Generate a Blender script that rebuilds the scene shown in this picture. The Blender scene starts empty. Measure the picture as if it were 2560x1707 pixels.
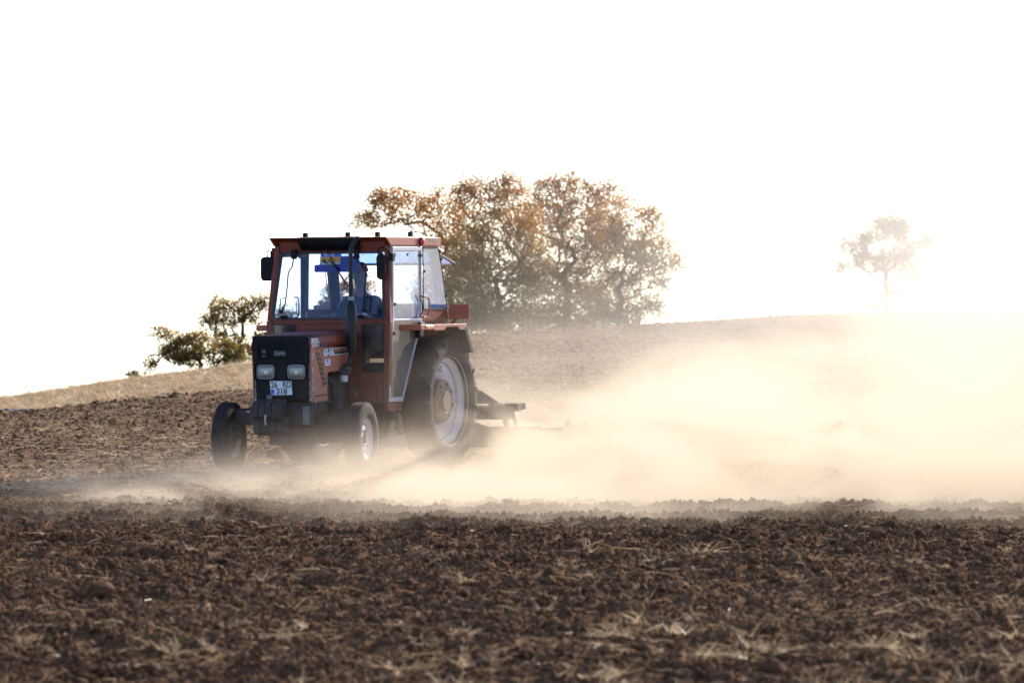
import bpy, math, random
import numpy as np
from mathutils import Vector, Matrix

random.seed(7)
SC = bpy.context.scene
COL = SC.collection

# ------------------------------------------------------------------ camera, world, sun, exposure
F = 14700.0            # focal length in pixels of a 2560 px wide frame
ZC, HOR = 2.40, 600.0  # eye height, pixel row of the horizon
PITCH = math.atan((853.5 - HOR) / F)
cd = bpy.data.cameras.new('camera')
cam = bpy.data.objects.new('camera', cd)
COL.objects.link(cam)
cd.sensor_width = 36.0
cd.lens = F / 2560 * 36
cam.location = (0, 0, ZC)
cam.rotation_euler = (math.pi / 2 - PITCH, 0, 0)
cd.clip_start = 0.5
cd.clip_end = 4000
cd.dof.use_dof = True
cd.dof.focus_distance = 67.0
cd.dof.aperture_fstop = 4.8
cd.dof.aperture_blades = 0
SC.camera = cam

SUN_AZ, SUN_EL = math.radians(34), math.radians(24)   # azimuth clockwise from the view direction
sdir = Vector((math.sin(SUN_AZ) * math.cos(SUN_EL), math.cos(SUN_AZ) * math.cos(SUN_EL), math.sin(SUN_EL)))
W = bpy.data.worlds.new('World')
SC.world = W
W.use_nodes = True
wn = W.node_tree
wn.nodes.clear()
sky = wn.nodes.new('ShaderNodeTexSky')
sky.sky_type = 'NISHITA'
sky.sun_disc = False
sky.sun_elevation = SUN_EL
sky.sun_rotation = SUN_AZ
sky.altitude = 900
sky.air_density = 0.6
sky.dust_density = 0.8
sky.ozone_density = 2.0
bg = wn.nodes.new('ShaderNodeBackground')
bg.inputs['Strength'].default_value = 0.15
wo = wn.nodes.new('ShaderNodeOutputWorld')
wn.links.new(sky.outputs[0], bg.inputs[0])
wn.links.new(bg.outputs[0], wo.inputs[0])

sl = bpy.data.lights.new('sun', 'SUN')
sl.energy = 3.2
sl.angle = math.radians(0.6)
sl.color = (1.0, 0.89, 0.74)
so = bpy.data.objects.new('sun', sl)
COL.objects.link(so)
so.location = sdir * 300
so.rotation_euler = sdir.to_track_quat('Z', 'Y').to_euler()

SC.view_settings.view_transform = 'Standard'
SC.view_settings.look = 'None'
SC.view_settings.exposure = 1.15
SC.view_settings.gamma = 1.0
SC.view_settings.use_curve_mapping = False
SC.render.engine = 'CYCLES'
cy = SC.cycles
cy.use_denoising = True
cy.use_adaptive_sampling = True
cy.adaptive_threshold = 0.02
cy.max_bounces = 8
cy.diffuse_bounces = 2
cy.glossy_bounces = 2
cy.transmission_bounces = 4
cy.transparent_max_bounces = 12
cy.volume_bounces = 1
cy.volume_step_rate = 1.0
cy.volume_max_steps = 256
cy.sample_clamp_indirect = 8
cy.caustics_reflective = False
cy.caustics_refractive = False

# ------------------------------------------------------------------ helpers
def tag(o, label=None, cat=None, group=None, kind=None):
    if label: o['label'] = label
    if cat: o['category'] = cat
    if group: o['group'] = group
    if kind: o['kind'] = kind
    return o

def empty(name, loc=(0, 0, 0), label=None, cat=None, group=None):
    o = bpy.data.objects.new(name, None)
    o.empty_display_size = 0.2
    COL.objects.link(o)
    o.location = loc
    return tag(o, label, cat, group)

def link(name, me, mat, parent=None):
    o = bpy.data.objects.new(name, me)
    COL.objects.link(o)
    if mat is not None and not me.materials:
        me.materials.append(mat)
    if parent is not None:
        o.parent = parent
    return o

class M:
    """collects shapes and links them as one mesh object"""
    def __init__(s):
        s.v = []; s.f = []
    def add(s, vs, fs):
        n = len(s.v)
        s.v += [tuple(map(float, p)) for p in vs]
        s.f += [tuple(i + n for i in f) for f in fs]
        return s
    def hexa(s, p):
        return s.add(p, [(0, 3, 2, 1), (4, 5, 6, 7), (0, 1, 5, 4), (1, 2, 6, 5), (2, 3, 7, 6), (3, 0, 4, 7)])
    def box(s, x0, x1, y0, y1, z0, z1):
        return s.hexa([(x0, y0, z0), (x1, y0, z0), (x1, y1, z0), (x0, y1, z0),
                       (x0, y0, z1), (x1, y0, z1), (x1, y1, z1), (x0, y1, z1)])
    def prism(s, pts, ext):
        """planar 3d polygon extruded by vector ext"""
        n = len(pts)
        q = [tuple(np.add(p, ext)) for p in pts]
        return s.add(list(pts) + q, [tuple(range(n))[::-1], tuple(range(n, 2 * n))] +
                     [(i, (i + 1) % n, n + (i + 1) % n, n + i) for i in range(n)])
    def ring(s, outer, inner, ext):
        """frame between two planar polygons with the same count, extruded by ext"""
        n = len(outer)
        vs = list(outer) + list(inner) + [tuple(np.add(p, ext)) for p in outer] + [tuple(np.add(p, ext)) for p in inner]
        fs = []
        for i in range(n):
            j = (i + 1) % n
            fs += [(i, n + i, n + j, j), (2 * n + i, 2 * n + j, 3 * n + j, 3 * n + i),
                   (i, j, 2 * n + j, 2 * n + i), (n + i, 3 * n + i, 3 * n + j, n + j)]
        return s.add(vs, fs)
    def tube(s, path, r, n=10, caps=True):
        P = [Vector(p) for p in path]
        R = r if isinstance(r, (list, tuple)) else [r] * len(P)
        up = None; vs = []
        for i, p in enumerate(P):
            d = (P[min(i + 1, len(P) - 1)] - P[max(i - 1, 0)]).normalized()
            if up is None:
                a = Vector((0, 0, 1)) if abs(d.z) < .9 else Vector((1, 0, 0))
                up = d.cross(a).normalized()
            up = (up - d * up.dot(d)).normalized()
            w = d.cross(up)
            for k in range(n):
                t = 2 * math.pi * k / n
                vs.append(p + (up * math.cos(t) + w * math.sin(t)) * R[i])
        fs = []
        for i in range(len(P) - 1):
            for k in range(n):
                a, b = i * n + k, i * n + (k + 1) % n
                fs.append((a, b, b + n, a + n))
        if caps:
            fs += [tuple(range(n))[::-1], tuple(range((len(P) - 1) * n, len(P) * n))]
        return s.add(vs, fs)
    def bar(s, a, b, w, h, up=(0, 0, 1)):
        """rectangular bar from a to b, w across, h along up"""
        a, b = Vector(a), Vector(b)
        d = (b - a).normalized(); u = Vector(up)
        u = (u - d * u.dot(d)).normalized(); c = d.cross(u)
        q = []
        for p in (a, b):
            q += [p - c * w / 2 - u * h / 2, p + c * w / 2 - u * h / 2, p + c * w / 2 + u * h / 2, p - c * w / 2 + u * h / 2]
        return s.hexa(q)
    def lathe(s, prof, c, n=48, axis='y', closed=False):
        """prof = [(radius, offset along axis)]"""
        vs = []
        for i in range(n):
            t = 2 * math.pi * i / n
            for r, y in prof:
                if axis == 'y': vs.append((c[0] + r * math.cos(t), c[1] + y, c[2] + r * math.sin(t)))
                elif axis == 'x': vs.append((c[0] + y, c[1] + r * math.cos(t), c[2] + r * math.sin(t)))
                else: vs.append((c[0] + r * math.cos(t), c[1] + r * math.sin(t), c[2] + y))
        m = len(prof); fs = []
        for i in range(n):
            j = (i + 1) % n
            for k in range(m if closed else m - 1):
                l = (k + 1) % m
                fs.append((i * m + k, i * m + l, j * m + l, j * m + k))
        return s.add(vs, fs)
    def build(s, name, mat, parent=None, bevel=0, ang=35, label=None, kind=None):
        me = bpy.data.meshes.new(name)
        me.from_pydata(s.v, [], s.f)
        me.validate()
        import bmesh
        b = bmesh.new(); b.from_mesh(me)
        bmesh.ops.recalc_face_normals(b, faces=b.faces)
        b.to_mesh(me); b.free()
        me.polygons.foreach_set('use_smooth', [True] * len(me.polygons))
        me.set_sharp_from_angle(angle=math.radians(ang))
        o = link(name, me, mat, parent)
        if bevel:
            md = o.modifiers.new('bevel', 'BEVEL')
            md.width = bevel; md.segments = 2; md.limit_method = 'ANGLE'; md.angle_limit = math.radians(40)
            md.harden_normals = True
        if label: o['label'] = label
        if kind: o['kind'] = kind
        return o

# node material helpers ------------------------------------------------
def newmat(name):
    m = bpy.data.materials.new(name); m.use_nodes = True
    nt = m.node_tree; nt.nodes.clear()
    out = nt.nodes.new('ShaderNodeOutputMaterial')
    return m, nt, out

class NB:
    def __init__(s, nt): s.nt = nt
    def n(s, t, **k):
        x = s.nt.nodes.new(t)
        for a, b in k.items(): setattr(x, a, b)
        return x
    def put(s, sock, v):
        if isinstance(v, bpy.types.NodeSocket): s.nt.links.new(v, sock)
        elif v is not None: sock.default_value = v
    def m(s, op, a, b=None, c=None, clamp=False):
        x = s.n('ShaderNodeMath', operation=op); x.use_clamp = clamp
        s.put(x.inputs[0], a)
        if b is not None: s.put(x.inputs[1], b)
        if c is not None: s.put(x.inputs[2], c)
        return x.outputs[0]
    def ss(s, v, a, b):
        x = s.n('ShaderNodeMapRange', interpolation_type='SMOOTHSTEP')
        s.put(x.inputs['Value'], v); s.put(x.inputs['From Min'], a); s.put(x.inputs['From Max'], b)
        return x.outputs[0]
    def ramp(s, v, a, b, c, d):
        x = s.n('ShaderNodeMapRange')
        s.put(x.inputs['Value'], v)
        for k, q in zip(('From Min', 'From Max', 'To Min', 'To Max'), (a, b, c, d)): s.put(x.inputs[k], q)
        return x.outputs[0]
    def noise(s, vec, scale, detail=2, rough=.5, dist=0):
        x = s.n('ShaderNodeTexNoise')
        if vec is not None: s.put(x.inputs['Vector'], vec)
        x.inputs['Scale'].default_value = scale; x.inputs['Detail'].default_value = detail
        x.inputs['Roughness'].default_value = rough; x.inputs['Distortion'].default_value = dist
        return x.outputs['Fac']
    def mix(s, f, a, b):
        x = s.n('ShaderNodeMix', data_type='RGBA')
        s.put(x.inputs[0], f); s.put(x.inputs[6], a); s.put(x.inputs[7], b)
        return x.outputs[2]
    def crgb(s, v, stops):
        x = s.n('ShaderNodeValToRGB')
        while len(x.color_ramp.elements) < len(stops): x.color_ramp.elements.new(.5)
        for e, (p, c) in zip(x.color_ramp.elements, stops): e.position = p; e.color = (*c, 1)
        s.put(x.inputs[0], v)
        return x.outputs[0]

def C4(c): return (*c, 1)

def paint(name, base, rough=.45, metal=0, dust=.35, dustcol=(.30, .23, .17), scale=3, chips=0, low=1.2, spec=.5):
    """painted or rubber surface with procedural wear and settled field dust, more of it lower down"""
    m, nt, out = newmat(name); b = NB(nt)
    tc = b.n('ShaderNodeTexCoord').outputs['Object']
    geo = b.n('ShaderNodeNewGeometry')
    n1 = b.noise(tc, scale, 5, .6)
    n2 = b.noise(tc, scale * 9, 3, .6)
    var = b.mix(b.m('MULTIPLY', n1, .8), C4([c * 0.75 for c in base]), C4([min(1, c * 1.25) for c in base]))
    sp = b.n('ShaderNodeSeparateXYZ'); b.put(sp.inputs[0], geo.outputs['Position'])
    hgt = b.ss(sp.outputs[2], low + .6, low - .9)
    d = b.m('MULTIPLY', b.ss(b.m('ADD', b.m('MULTIPLY', n1, .7), b.m('MULTIPLY', n2, .4)), .42, .78), b.m('ADD', b.m('MULTIPLY', hgt, 1.0), .35))
    d = b.m('MULTIPLY', d, dust, clamp=True)
    d = b.m('ADD', d, b.m('MULTIPLY', hgt, dust * .35), clamp=True)
    col = b.mix(d, var, C4(dustcol))
    if chips:
        cn = b.noise(tc, 22, 4, .7)
        col = b.mix(b.m('MULTIPLY', b.ss(cn, .66, .70), chips), col, C4((.05, .035, .03)))
    p = b.n('ShaderNodeBsdfPrincipled')
    b.put(p.inputs['Base Color'], col)
    b.put(p.inputs['Roughness'], b.m('ADD', b.m('MULTIPLY', d, .4), b.ramp(n2, .3, .7, rough - .06, rough + .1), clamp=True))
    p.inputs['Metallic'].default_value = metal
    p.inputs['Specular IOR Level'].default_value = spec
    bp = b.n('ShaderNodeBump'); bp.inputs['Strength'].default_value = .12; bp.inputs['Distance'].default_value = .01
    b.put(bp.inputs['Height'], b.m('ADD', n1, b.m('MULTIPLY', n2, .3)))
    b.put(p.inputs['Normal'], bp.outputs[0])
    nt.links.new(p.outputs[0], out.inputs[0])
    return m

def plain(name, base, rough=.5, emit=0):
    m, nt, out = newmat(name); b = NB(nt)
    tc = b.n('ShaderNodeTexCoord').outputs['Object']
    n = b.noise(tc, 30, 3, .6)
    p = b.n('ShaderNodeBsdfPrincipled')
    b.put(p.inputs['Base Color'], b.mix(n, C4([c * .85 for c in base]), C4([min(1, c * 1.12) for c in base])))
    p.inputs['Roughness'].default_value = rough
    nt.links.new(p.outputs[0], out.inputs[0])
    return m

def glass(name, tint, dusty, dustcol, streak=12, tl=.6):
    """window pane: clear tinted glass under a film of dust that light shines through"""
    m, nt, out = newmat(name); b = NB(nt)
    tc = b.n('ShaderNodeTexCoord').outputs['Object']
    n = b.noise(tc, streak, 4, .65)
    n2 = b.noise(tc, 2.2, 3, .6)
    tr = b.n('ShaderNodeBsdfTransparent'); tr.inputs[0].default_value = C4(tint)
    di = b.n('ShaderNodeBsdfDiffuse'); di.inputs[0].default_value = C4(dustcol)
    tl_ = b.n('ShaderNodeBsdfTranslucent'); tl_.inputs[0].default_value = C4(dustcol)
    mx = b.n('ShaderNodeMixShader'); mx.inputs[0].default_value = tl
    nt.links.new(di.outputs[0], mx.inputs[1]); nt.links.new(tl_.outputs[0], mx.inputs[2])
    gl = b.n('ShaderNodeBsdfGlossy'); gl.inputs['Roughness'].default_value = .03
    lw = b.n('ShaderNodeLayerWeight'); lw.inputs[0].default_value = .5
    rf = b.m('ADD', .03, b.m('MULTIPLY', b.m('POWER', lw.outputs['Facing'], 5), .55))
    m1 = b.n('ShaderNodeMixShader')
    b.put(m1.inputs[0], b.m('MULTIPLY', b.ramp(b.m('ADD', b.m('MULTIPLY', n, .5), b.m('MULTIPLY', n2, .5)), .35, .65, .75, 1.3), dusty, clamp=True))
    nt.links.new(tr.outputs[0], m1.inputs[1]); nt.links.new(mx.outputs[0], m1.inputs[2])
    m2 = b.n('ShaderNodeMixShader'); b.put(m2.inputs[0], rf)
    nt.links.new(m1.outputs[0], m2.inputs[1]); nt.links.new(gl.outputs[0], m2.inputs[2])
    nt.links.new(m2.outputs[0], out.inputs[0])
    return m

# numpy value noise -----------------------------------------------------
def _h(ix, iy, s):
    n = (ix * 374761393 + iy * 668265263 + s * 1442695041) & 0x7fffffff
    n = ((n ^ (n >> 13)) * 1274126177) & 0x7fffffff
    n = (n ^ (n >> 16)) & 0xffff
    return n / 65535.0

def vnoise(x, y, s=0):
    ix = np.floor(x).astype(np.int64); iy = np.floor(y).astype(np.int64)
    fx = x - ix; fy = y - iy
    fx = fx * fx * (3 - 2 * fx); fy = fy * fy * (3 - 2 * fy)
    a = _h(ix, iy, s); b = _h(ix + 1, iy, s); c = _h(ix, iy + 1, s); d = _h(ix + 1, iy + 1, s)
    return (a * (1 - fx) + b * fx) * (1 - fy) + (c * (1 - fx) + d * fx) * fy

def fbm(x, y, s=0, o=4):
    t = 0; a = .5
    for i in range(o):
        t = t + a * vnoise(x, y, s + i * 7); x = x * 2.03 + 3.1; y = y * 2.03 + 1.7; a *= .5
    return t

# ------------------------------------------------------------------ terrain shape
SKY_U = np.array([-1500, 0, 180, 330, 500, 620, 1180, 1700, 2000, 2300, 2560, 4000.])
SKY_V = np.array([1090, 1000, 968, 945, 925, 908, 830, 806, 785, 779, 774, 760.])

def base_z(x, y):
    """smooth ground height"""
    u = 1280 + F * x / np.maximum(y, 1)
    v = np.interp(u, SKY_U, SKY_V)
    v = (v + np.interp(u - 120, SKY_U, SKY_V) + np.interp(u + 120, SKY_U, SKY_V)) / 3
    yc = np.interp(u, [0, 620, 1180, 2560], [112, 116, 132, 160])
    s = -(v - HOR) / F
    zc = ZC + s * yc
    t = np.clip((y - 66) / (yc - 66), 0, 1)
    z = zc * (t * t * (3 - 2 * t) * .35 + t * .65)
    beyond = np.clip(y - yc, 0, None)
    z = z + np.where(beyond > 0, s * beyond - .10 * (1 - np.exp(-beyond / 6)) - .004 * beyond, 0)
    # low crest at the edge of the coarse foreground ploughing, a slight dip behind it
    xx = y + .25 * np.sin(x * .7)
    z = z + .03 * np.exp(-((xx - 52.0) / 1.5) ** 2) - .06 * np.exp(-((xx - 55.4) / 1.8) ** 2)
    # windrow thrown up by the cultivator
    rid = np.exp(-((y - 69.0 - .15 * np.sin(x * 1.3)) / .45) ** 2) * np.clip((x + .2) / .8, 0, 1)
    z = z + .15 * rid
    return z

def edge_y(x):      # far edge of the ploughed soil at the left
    return 97.0 + .25 * x + 1.6 * (fbm(x * .8, x * 0 + 3.3, 5) - .5) * 2

def ground_z(x, y):
    z = base_z(x, y)
    near = np.clip((56.0 - y) / 3.0, 0, 1)
    rough = .35 + .65 * near
    rough = np.where(y > 130, .3, rough)
    n1 = np.abs(fbm(x * 1.1, y * 1.4, 11, 3) - .44) * 2
    n2 = np.abs(fbm(x * 4.3, y * 4.6, 23, 3) - .44) * 2
    n3 = fbm(x * 13, y * 13, 31, 2)
    z = z + rough * (n1 * .085 + n2 * .075 + n3 * .05 - .078)
    z = z + .045 * rough * np.sin(y * 5.2 + 3.0 * fbm(x * .35, y * .2, 3))
    return z

def grow_axis(start, stop, step0, g, mx=30):
    v = [start]; st = step0
    while v[-1] < stop:
        v.append(v[-1] + st); st = min(st * g, mx)
    return v
xs = np.arange(-7.5, 7.5001, .055)
xo = np.array(grow_axis(7.5, 420, .07, 1.06)[1:])
xs = np.concatenate([-xo[::-1], xs, xo])
ys = np.concatenate([-np.array(grow_axis(-22, 60, .6, 1.2)[1:])[::-1], np.arange(22, 66, .05), np.array(grow_axis(66, 175, .06, 1.008, .4)), np.array(grow_axis(175.5, 1500, .6, 1.08, 60))])
GX, GY = np.meshgrid(xs, ys)
GZ = ground_z(GX, GY)
nx, ny = len(xs), len(ys)
me = bpy.data.meshes.new('ploughed_field')
me.vertices.add(nx * ny)
me.vertices.foreach_set('co', np.stack([GX, GY, GZ], -1).astype(np.float32).ravel())
ii = (np.arange(ny - 1)[:, None] * nx + np.arange(nx - 1)[None, :]).ravel()
q = np.stack([ii, ii + 1, ii + nx + 1, ii + nx], 1)
me.loops.add(q.size); me.loops.foreach_set('vertex_index', q.ravel().astype(np.int32))
me.polygons.add(len(q)); me.polygons.foreach_set('loop_start', np.arange(0, q.size, 4, dtype=np.int32))
me.polygons.foreach_set('loop_total', np.full(len(q), 4, dtype=np.int32))
me.polygons.foreach_set('use_smooth', np.ones(len(q), dtype=bool))
me.update()
# straw share: dry grass strip beyond the ploughing
gs = np.clip((GY - edge_y(GX)) / 1.2, 0, 1) * np.clip((-1.2 - GX * (100 / np.maximum(GY, 1)) ) / 1.5, 0, 1)
at = me.attributes.new('straw', 'FLOAT', 'POINT'); at.data.foreach_set('value', gs.astype(np.float32).ravel())

def stretched(b, tc, s):
    mp = b.n('ShaderNodeMapping'); b.put(mp.inputs['Vector'], tc); mp.inputs['Scale'].default_value = s
    return mp.outputs[0]
SOIL_A, SOIL_B, SOIL_C = (.047, .021, .011), (.132, .064, .032), (.275, .152, .075)
def soil_mat(name, inst=False):
    m, nt, out = newmat(name); b = NB(nt)
    geo = b.n('ShaderNodeNewGeometry').outputs['Position']
    n1 = b.noise(geo, .35, 3, .6); n2 = b.noise(geo, 5, 4, .65); n3 = b.noise(geo, 38, 3, .6)
    n0 = b.noise(stretched(b, geo, (.25, 1.1, 1)), 1.0, 3, .6)
    n1 = b.m('ADD', b.m('MULTIPLY', n1, .45), b.m('MULTIPLY', n0, .55))
    f = b.m('ADD', b.m('MULTIPLY', n1, .62), b.m('ADD', b.m('MULTIPLY', n2, .35), b.m('MULTIPLY', n3, .25)))
    if inst:
        r = b.n('ShaderNodeObjectInfo').outputs['Random']
        f = b.m('ADD', f, b.m('MULTIPLY', b.m('SUBTRACT', r, .5), .28))
    col = b.crgb(f, [(.36, SOIL_A), (.56, SOIL_B), (.80, SOIL_C)])
    if not inst:
        a = b.n('ShaderNodeAttribute', attribute_name='straw').outputs['Fac']
        gc = b.crgb(b.noise(geo, 3, 4, .7), [(.3, (.15, .10, .065)), (.7, (.34, .25, .15))])
        col = b.mix(b.m('MULTIPLY', a, .9), col, gc)
    p = b.n('ShaderNodeBsdfPrincipled')
    b.put(p.inputs['Base Color'], col); p.inputs['Roughness'].default_value = .85
    p.inputs['Specular IOR Level'].default_value = .03
    bp = b.n('ShaderNodeBump'); bp.inputs['Strength'].default_value = .9; bp.inputs['Distance'].default_value = .02
    b.put(bp.inputs['Height'], b.m('ADD', b.noise(geo, 22, 4, .7), b.m('MULTIPLY', n3, .5)))
    b.put(p.inputs['Normal'], bp.outputs[0])
    nt.links.new(p.outputs[0], out.inputs[0])
    return m
MS = soil_mat('soil'); MSI = soil_mat('soil_clod', True)
tag(link('ground', me, MS), 'brown ploughed field rising to a low crest with a dry strip at left', kind='structure')

# ------------------------------------------------------------------ scattered soil and straw
def clod_mesh(seed, sub=2, amp=.35, jit=.22):
    import bmesh
    b = bmesh.new(); bmesh.ops.create_icosphere(b, subdivisions=sub, radius=1)
    rs = np.random.RandomState(seed); K = rs.randn(7, 3) * 1.6; ph = rs.rand(7) * 6.28
    pl = rs.randn(6, 3); pl /= np.linalg.norm(pl, axis=1)[:, None]; dl = .62 + .3 * rs.rand(6)
    for v in b.verts:
        p = np.array(v.co); s = 1 + 1.5 * amp * np.mean(np.sin(K @ p * 1.9 + ph)) + jit * amp * rs.randn()
        p = p * s
        for n_, d_ in zip(pl, dl):
            t = p @ n_ - d_
            if t > 0: p = p - n_ * t * .85
        v.co = p * np.array([1.15, .9, .62])
    me = bpy.data.meshes.new('clod'); b.to_mesh(me); b.free()
    me.polygons.foreach_set('use_smooth', [sub > 1] * len(me.polygons))
    return me

def hidden_collection(name, meshes, mat):
    c = bpy.data.collections.new(name)
    for i, m_ in enumerate(meshes):
        if not m_.materials: m_.materials.append(mat)
        o = bpy.data.objects.new('%s_piece' % name, m_)
        c.objects.link(o)
    return c

def scatter(name, P, rot, scl, nvar, coll, label, cat):
    me = bpy.data.meshes.new(name); n = len(P)
    me.vertices.add(n); me.vertices.foreach_set('co', P.astype(np.float32).ravel())
    for nm, arr in (('rot', rot), ('scl', scl)):
        a = me.attributes.new(nm, 'FLOAT_VECTOR', 'POINT'); a.data.foreach_set('vector', arr.astype(np.float32).ravel())
    a = me.attributes.new('idx', 'INT', 'POINT'); a.data.foreach_set('value', np.random.RandomState(3).randint(0, nvar, n).astype(np.int32))
    me.update()
    o = link(name, me, None)
    ng = bpy.data.node_groups.new(name, 'GeometryNodeTree')
    ng.interface.new_socket('Geometry', in_out='INPUT', socket_type='NodeSocketGeometry')
    ng.interface.new_socket('Geometry', in_out='OUTPUT', socket_type='NodeSocketGeometry')
    N = ng.nodes; L = ng.links
    gi = N.new('NodeGroupInput'); go = N.new('NodeGroupOutput')
    ci = N.new('GeometryNodeCollectionInfo'); ci.inputs[0].default_value = coll
    ci.inputs['Separate Children'].default_value = True; ci.inputs['Reset Children'].default_value = True
    ip = N.new('GeometryNodeInstanceOnPoints'); ip.inputs['Pick Instance'].default_value = True
    def na(nm, ty):
        x = N.new('GeometryNodeInputNamedAttribute'); x.data_type = ty; x.inputs[0].default_value = nm
        return x.outputs['Attribute']
    L.new(gi.outputs[0], ip.inputs['Points']); L.new(ci.outputs[0], ip.inputs['Instance'])
    L.new(na('rot', 'FLOAT_VECTOR'), ip.inputs['Rotation']); L.new(na('scl', 'FLOAT_VECTOR'), ip.inputs['Scale'])
    L.new(na('idx', 'INT'), ip.inputs['Instance Index']); L.new(ip.outputs[0], go.inputs[0])
    md = o.modifiers.new('scatter', 'NODES'); md.node_group = ng
    return tag(o, label, cat, kind='stuff')

RS = np.random.RandomState(11)
def area_points(n, y0, y1, marg=1.12, extra=2.3, bias=1.0):
    """random points of the field strip between y0 and y1 (as wide as it is seen, plus a margin)"""
    t = RS.rand(n) ** bias
    y = y0 + (y1 - y0) * t
    y = np.where(RS.rand(n) < .0, y, y)
    x = (RS.rand(n) * 2 - 1) * (y * .0871 * marg + extra)
    return x, y

cl_small = hidden_collection('clods', [clod_mesh(100 + i, 2, .42, .16) for i in range(8)], MSI)
cl_big = hidden_collection('lumps', [clod_mesh(200 + i, 3, .50, .14) for i in range(8)], MSI)
# crumbs
x1, y1 = area_points(290000, 27, 56)
x2, y2 = area_points(60000, 54, 98)
x3, y3 = area_points(30000, 96, 150)
s1 = .008 + .014 * RS.rand(len(x1)) ** 2 + .020 * (vnoise(x1 * 2, y1 * 2, 9) > .55) * RS.rand(len(x1)) ** 3
s2 = .010 + .024 * RS.rand(len(x2)) ** 3
s3 = .014 + .03 * RS.rand(len(x3)) ** 3
X = np.concatenate([x1, x2, x3]); Y = np.concatenate([y1, y2, y3]); S = np.concatenate([s1, s2, s3])
gk = ~((Y > edge_y(X)) & (X < -1.5))
X, Y, S = X[gk], Y[gk], S[gk]
P = np.stack([X, Y, ground_z(X, Y) + S * .15], 1)
scatter('soil_crumbs', P, RS.rand(len(X), 3) * 6.28, S[:, None] * (.7 + .6 * RS.rand(len(X), 3)), 8, cl_small,
        'countless small crumbs of brown soil over the ploughed field', 'soil')
# lumps
x1, y1 = area_points(3600, 27, 55)
s1 = .018 + .048 * RS.rand(len(x1)) ** 5
x2, y2 = area_points(1500, 55, 98)
s2 = .016 + .05 * RS.rand(len(x2)) ** 5
x3 = RS.rand(420) * 7.5 - .1; y3 = 69.0 + RS.randn(420) * .35; s3 = .03 + .10 * RS.rand(420) ** 2.5
x4, y4 = area_points(700, 93, 98.5); s4 = .02 + .06 * RS.rand(700) ** 4
X = np.concatenate([x1, x2, x3, x4]); Y = np.concatenate([y1, y2, y3, y4]); S = np.concatenate([s1, s2, s3, s4])
Rr = np.stack([RS.randn(len(X)) * .4, RS.randn(len(X)) * .4, RS.rand(len(X)) * 6.28], 1)
scatter('soil_lumps', np.stack([X, Y, ground_z(X, Y) + S * .05], 1), Rr, S[:, None] * (.75 + .6 * RS.rand(len(X), 3)), 8, cl_big,
        'uncounted fist sized lumps of turned brown soil lying over the field', 'soil')

def straw_mat(name, c0, c1):
    m, nt, out = newmat(name); b = NB(nt)
    r = b.n('ShaderNodeObjectInfo').outputs['Random']
    col = b.mix(r, C4(c0), C4(c1))
    p = b.n('ShaderNodeBsdfPrincipled'); b.put(p.inputs['Base Color'], col); p.inputs['Roughness'].default_value = .42
    t = b.n('ShaderNodeBsdfTranslucent'); b.put(t.inputs[0], col)
    mx = b.n('ShaderNodeMixShader'); mx.inputs[0].default_value = .45
    nt.links.new(p.outputs[0], mx.inputs[1]); nt.links.new(t.outputs[0], mx.inputs[2]); nt.links.new(mx.outputs[0], out.inputs[0])
    return m
MSTR = straw_mat('straw', (.34, .21, .10), (.80, .60, .36))
MGRN = straw_mat('green_blade', (.12, .22, .03), (.2, .3, .05))

def strand(vs, fs, rs, base, lean, L, w, curl=.75):
    d = Vector(lean).normalized(); side = d.cross(Vector((rs.randn(), rs.randn(), rs.randn()))).normalized()
    g = Vector((rs.randn(), rs.randn(), -.5)) * curl
    p = Vector(base); n = len(vs); K = 4
    for i in range(K + 1):
        t = i / K; ww = w * (1 - .6 * t)
        vs.append(p + side * ww); vs.append(p - side * ww)
        p = p + (d + g * t).normalized() * (L / K)
    for i in range(K): fs.append((n + 2 * i, n + 2 * i + 1, n + 2 * i + 3, n + 2 * i + 2))

def tuft_mesh(seed, k, L, w, flat):
    rs = np.random.RandomState(seed); vs = []; fs = []
    for i in range(k):
        a = rs.rand() * 6.28; e = rs.rand() * (.25 if flat else .9) + (.02 if flat else .1)
        b0 = (rs.randn() * L * (.45 if flat else .25), rs.randn() * L * (.45 if flat else .25), 0.0)
        strand(vs, fs, rs, b0, (math.cos(a) * math.cos(e), math.sin(a) * math.cos(e), math.sin(e)), L * (.4 + .8 * rs.rand()), w)
    me = bpy.data.meshes.new('straw'); me.from_pydata([tuple(v) for v in vs], [], fs)
    return me
sc_flat = hidden_collection('straw_bits', [tuft_mesh(i, 2, .15, .0020, True) for i in range(6)], MSTR)
sc_tuft = hidden_collection('straw_tufts', [tuft_mesh(20 + i, 22, .17, .0022, i % 2 == 0) for i in range(6)], MSTR)
sc_dry = hidden_collection('dry_grass_tufts', [tuft_mesh(40 + i, 22, .22, .0030, i % 3 == 0) for i in range(6)], MSTR)

x1, y1 = area_points(5200, 27, 56); s1 = .45 + .7 * RS.rand(len(x1))
x2, y2 = area_points(32000, 56, 100); s2 = .4 + .6 * RS.rand(len(x2))
x3, y3 = area_points(16000, 98, 165); s3 = .5 + .8 * RS.rand(len(x3))
X = np.concatenate([x1, x2, x3]); Y = np.concatenate([y1, y2, y3]); S = np.concatenate([s1, s2, s3])
Rr = np.stack([RS.randn(len(X)) * .12, RS.randn(len(X)) * .12, RS.rand(len(X)) * 6.28], 1)
scatter('straw_litter', np.stack([X, Y, ground_z(X, Y) + .018], 1), Rr, S[:, None] * np.ones((1, 3)), 6, sc_flat,
        'short pale straw stalks littered over the soil', 'straw')
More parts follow.
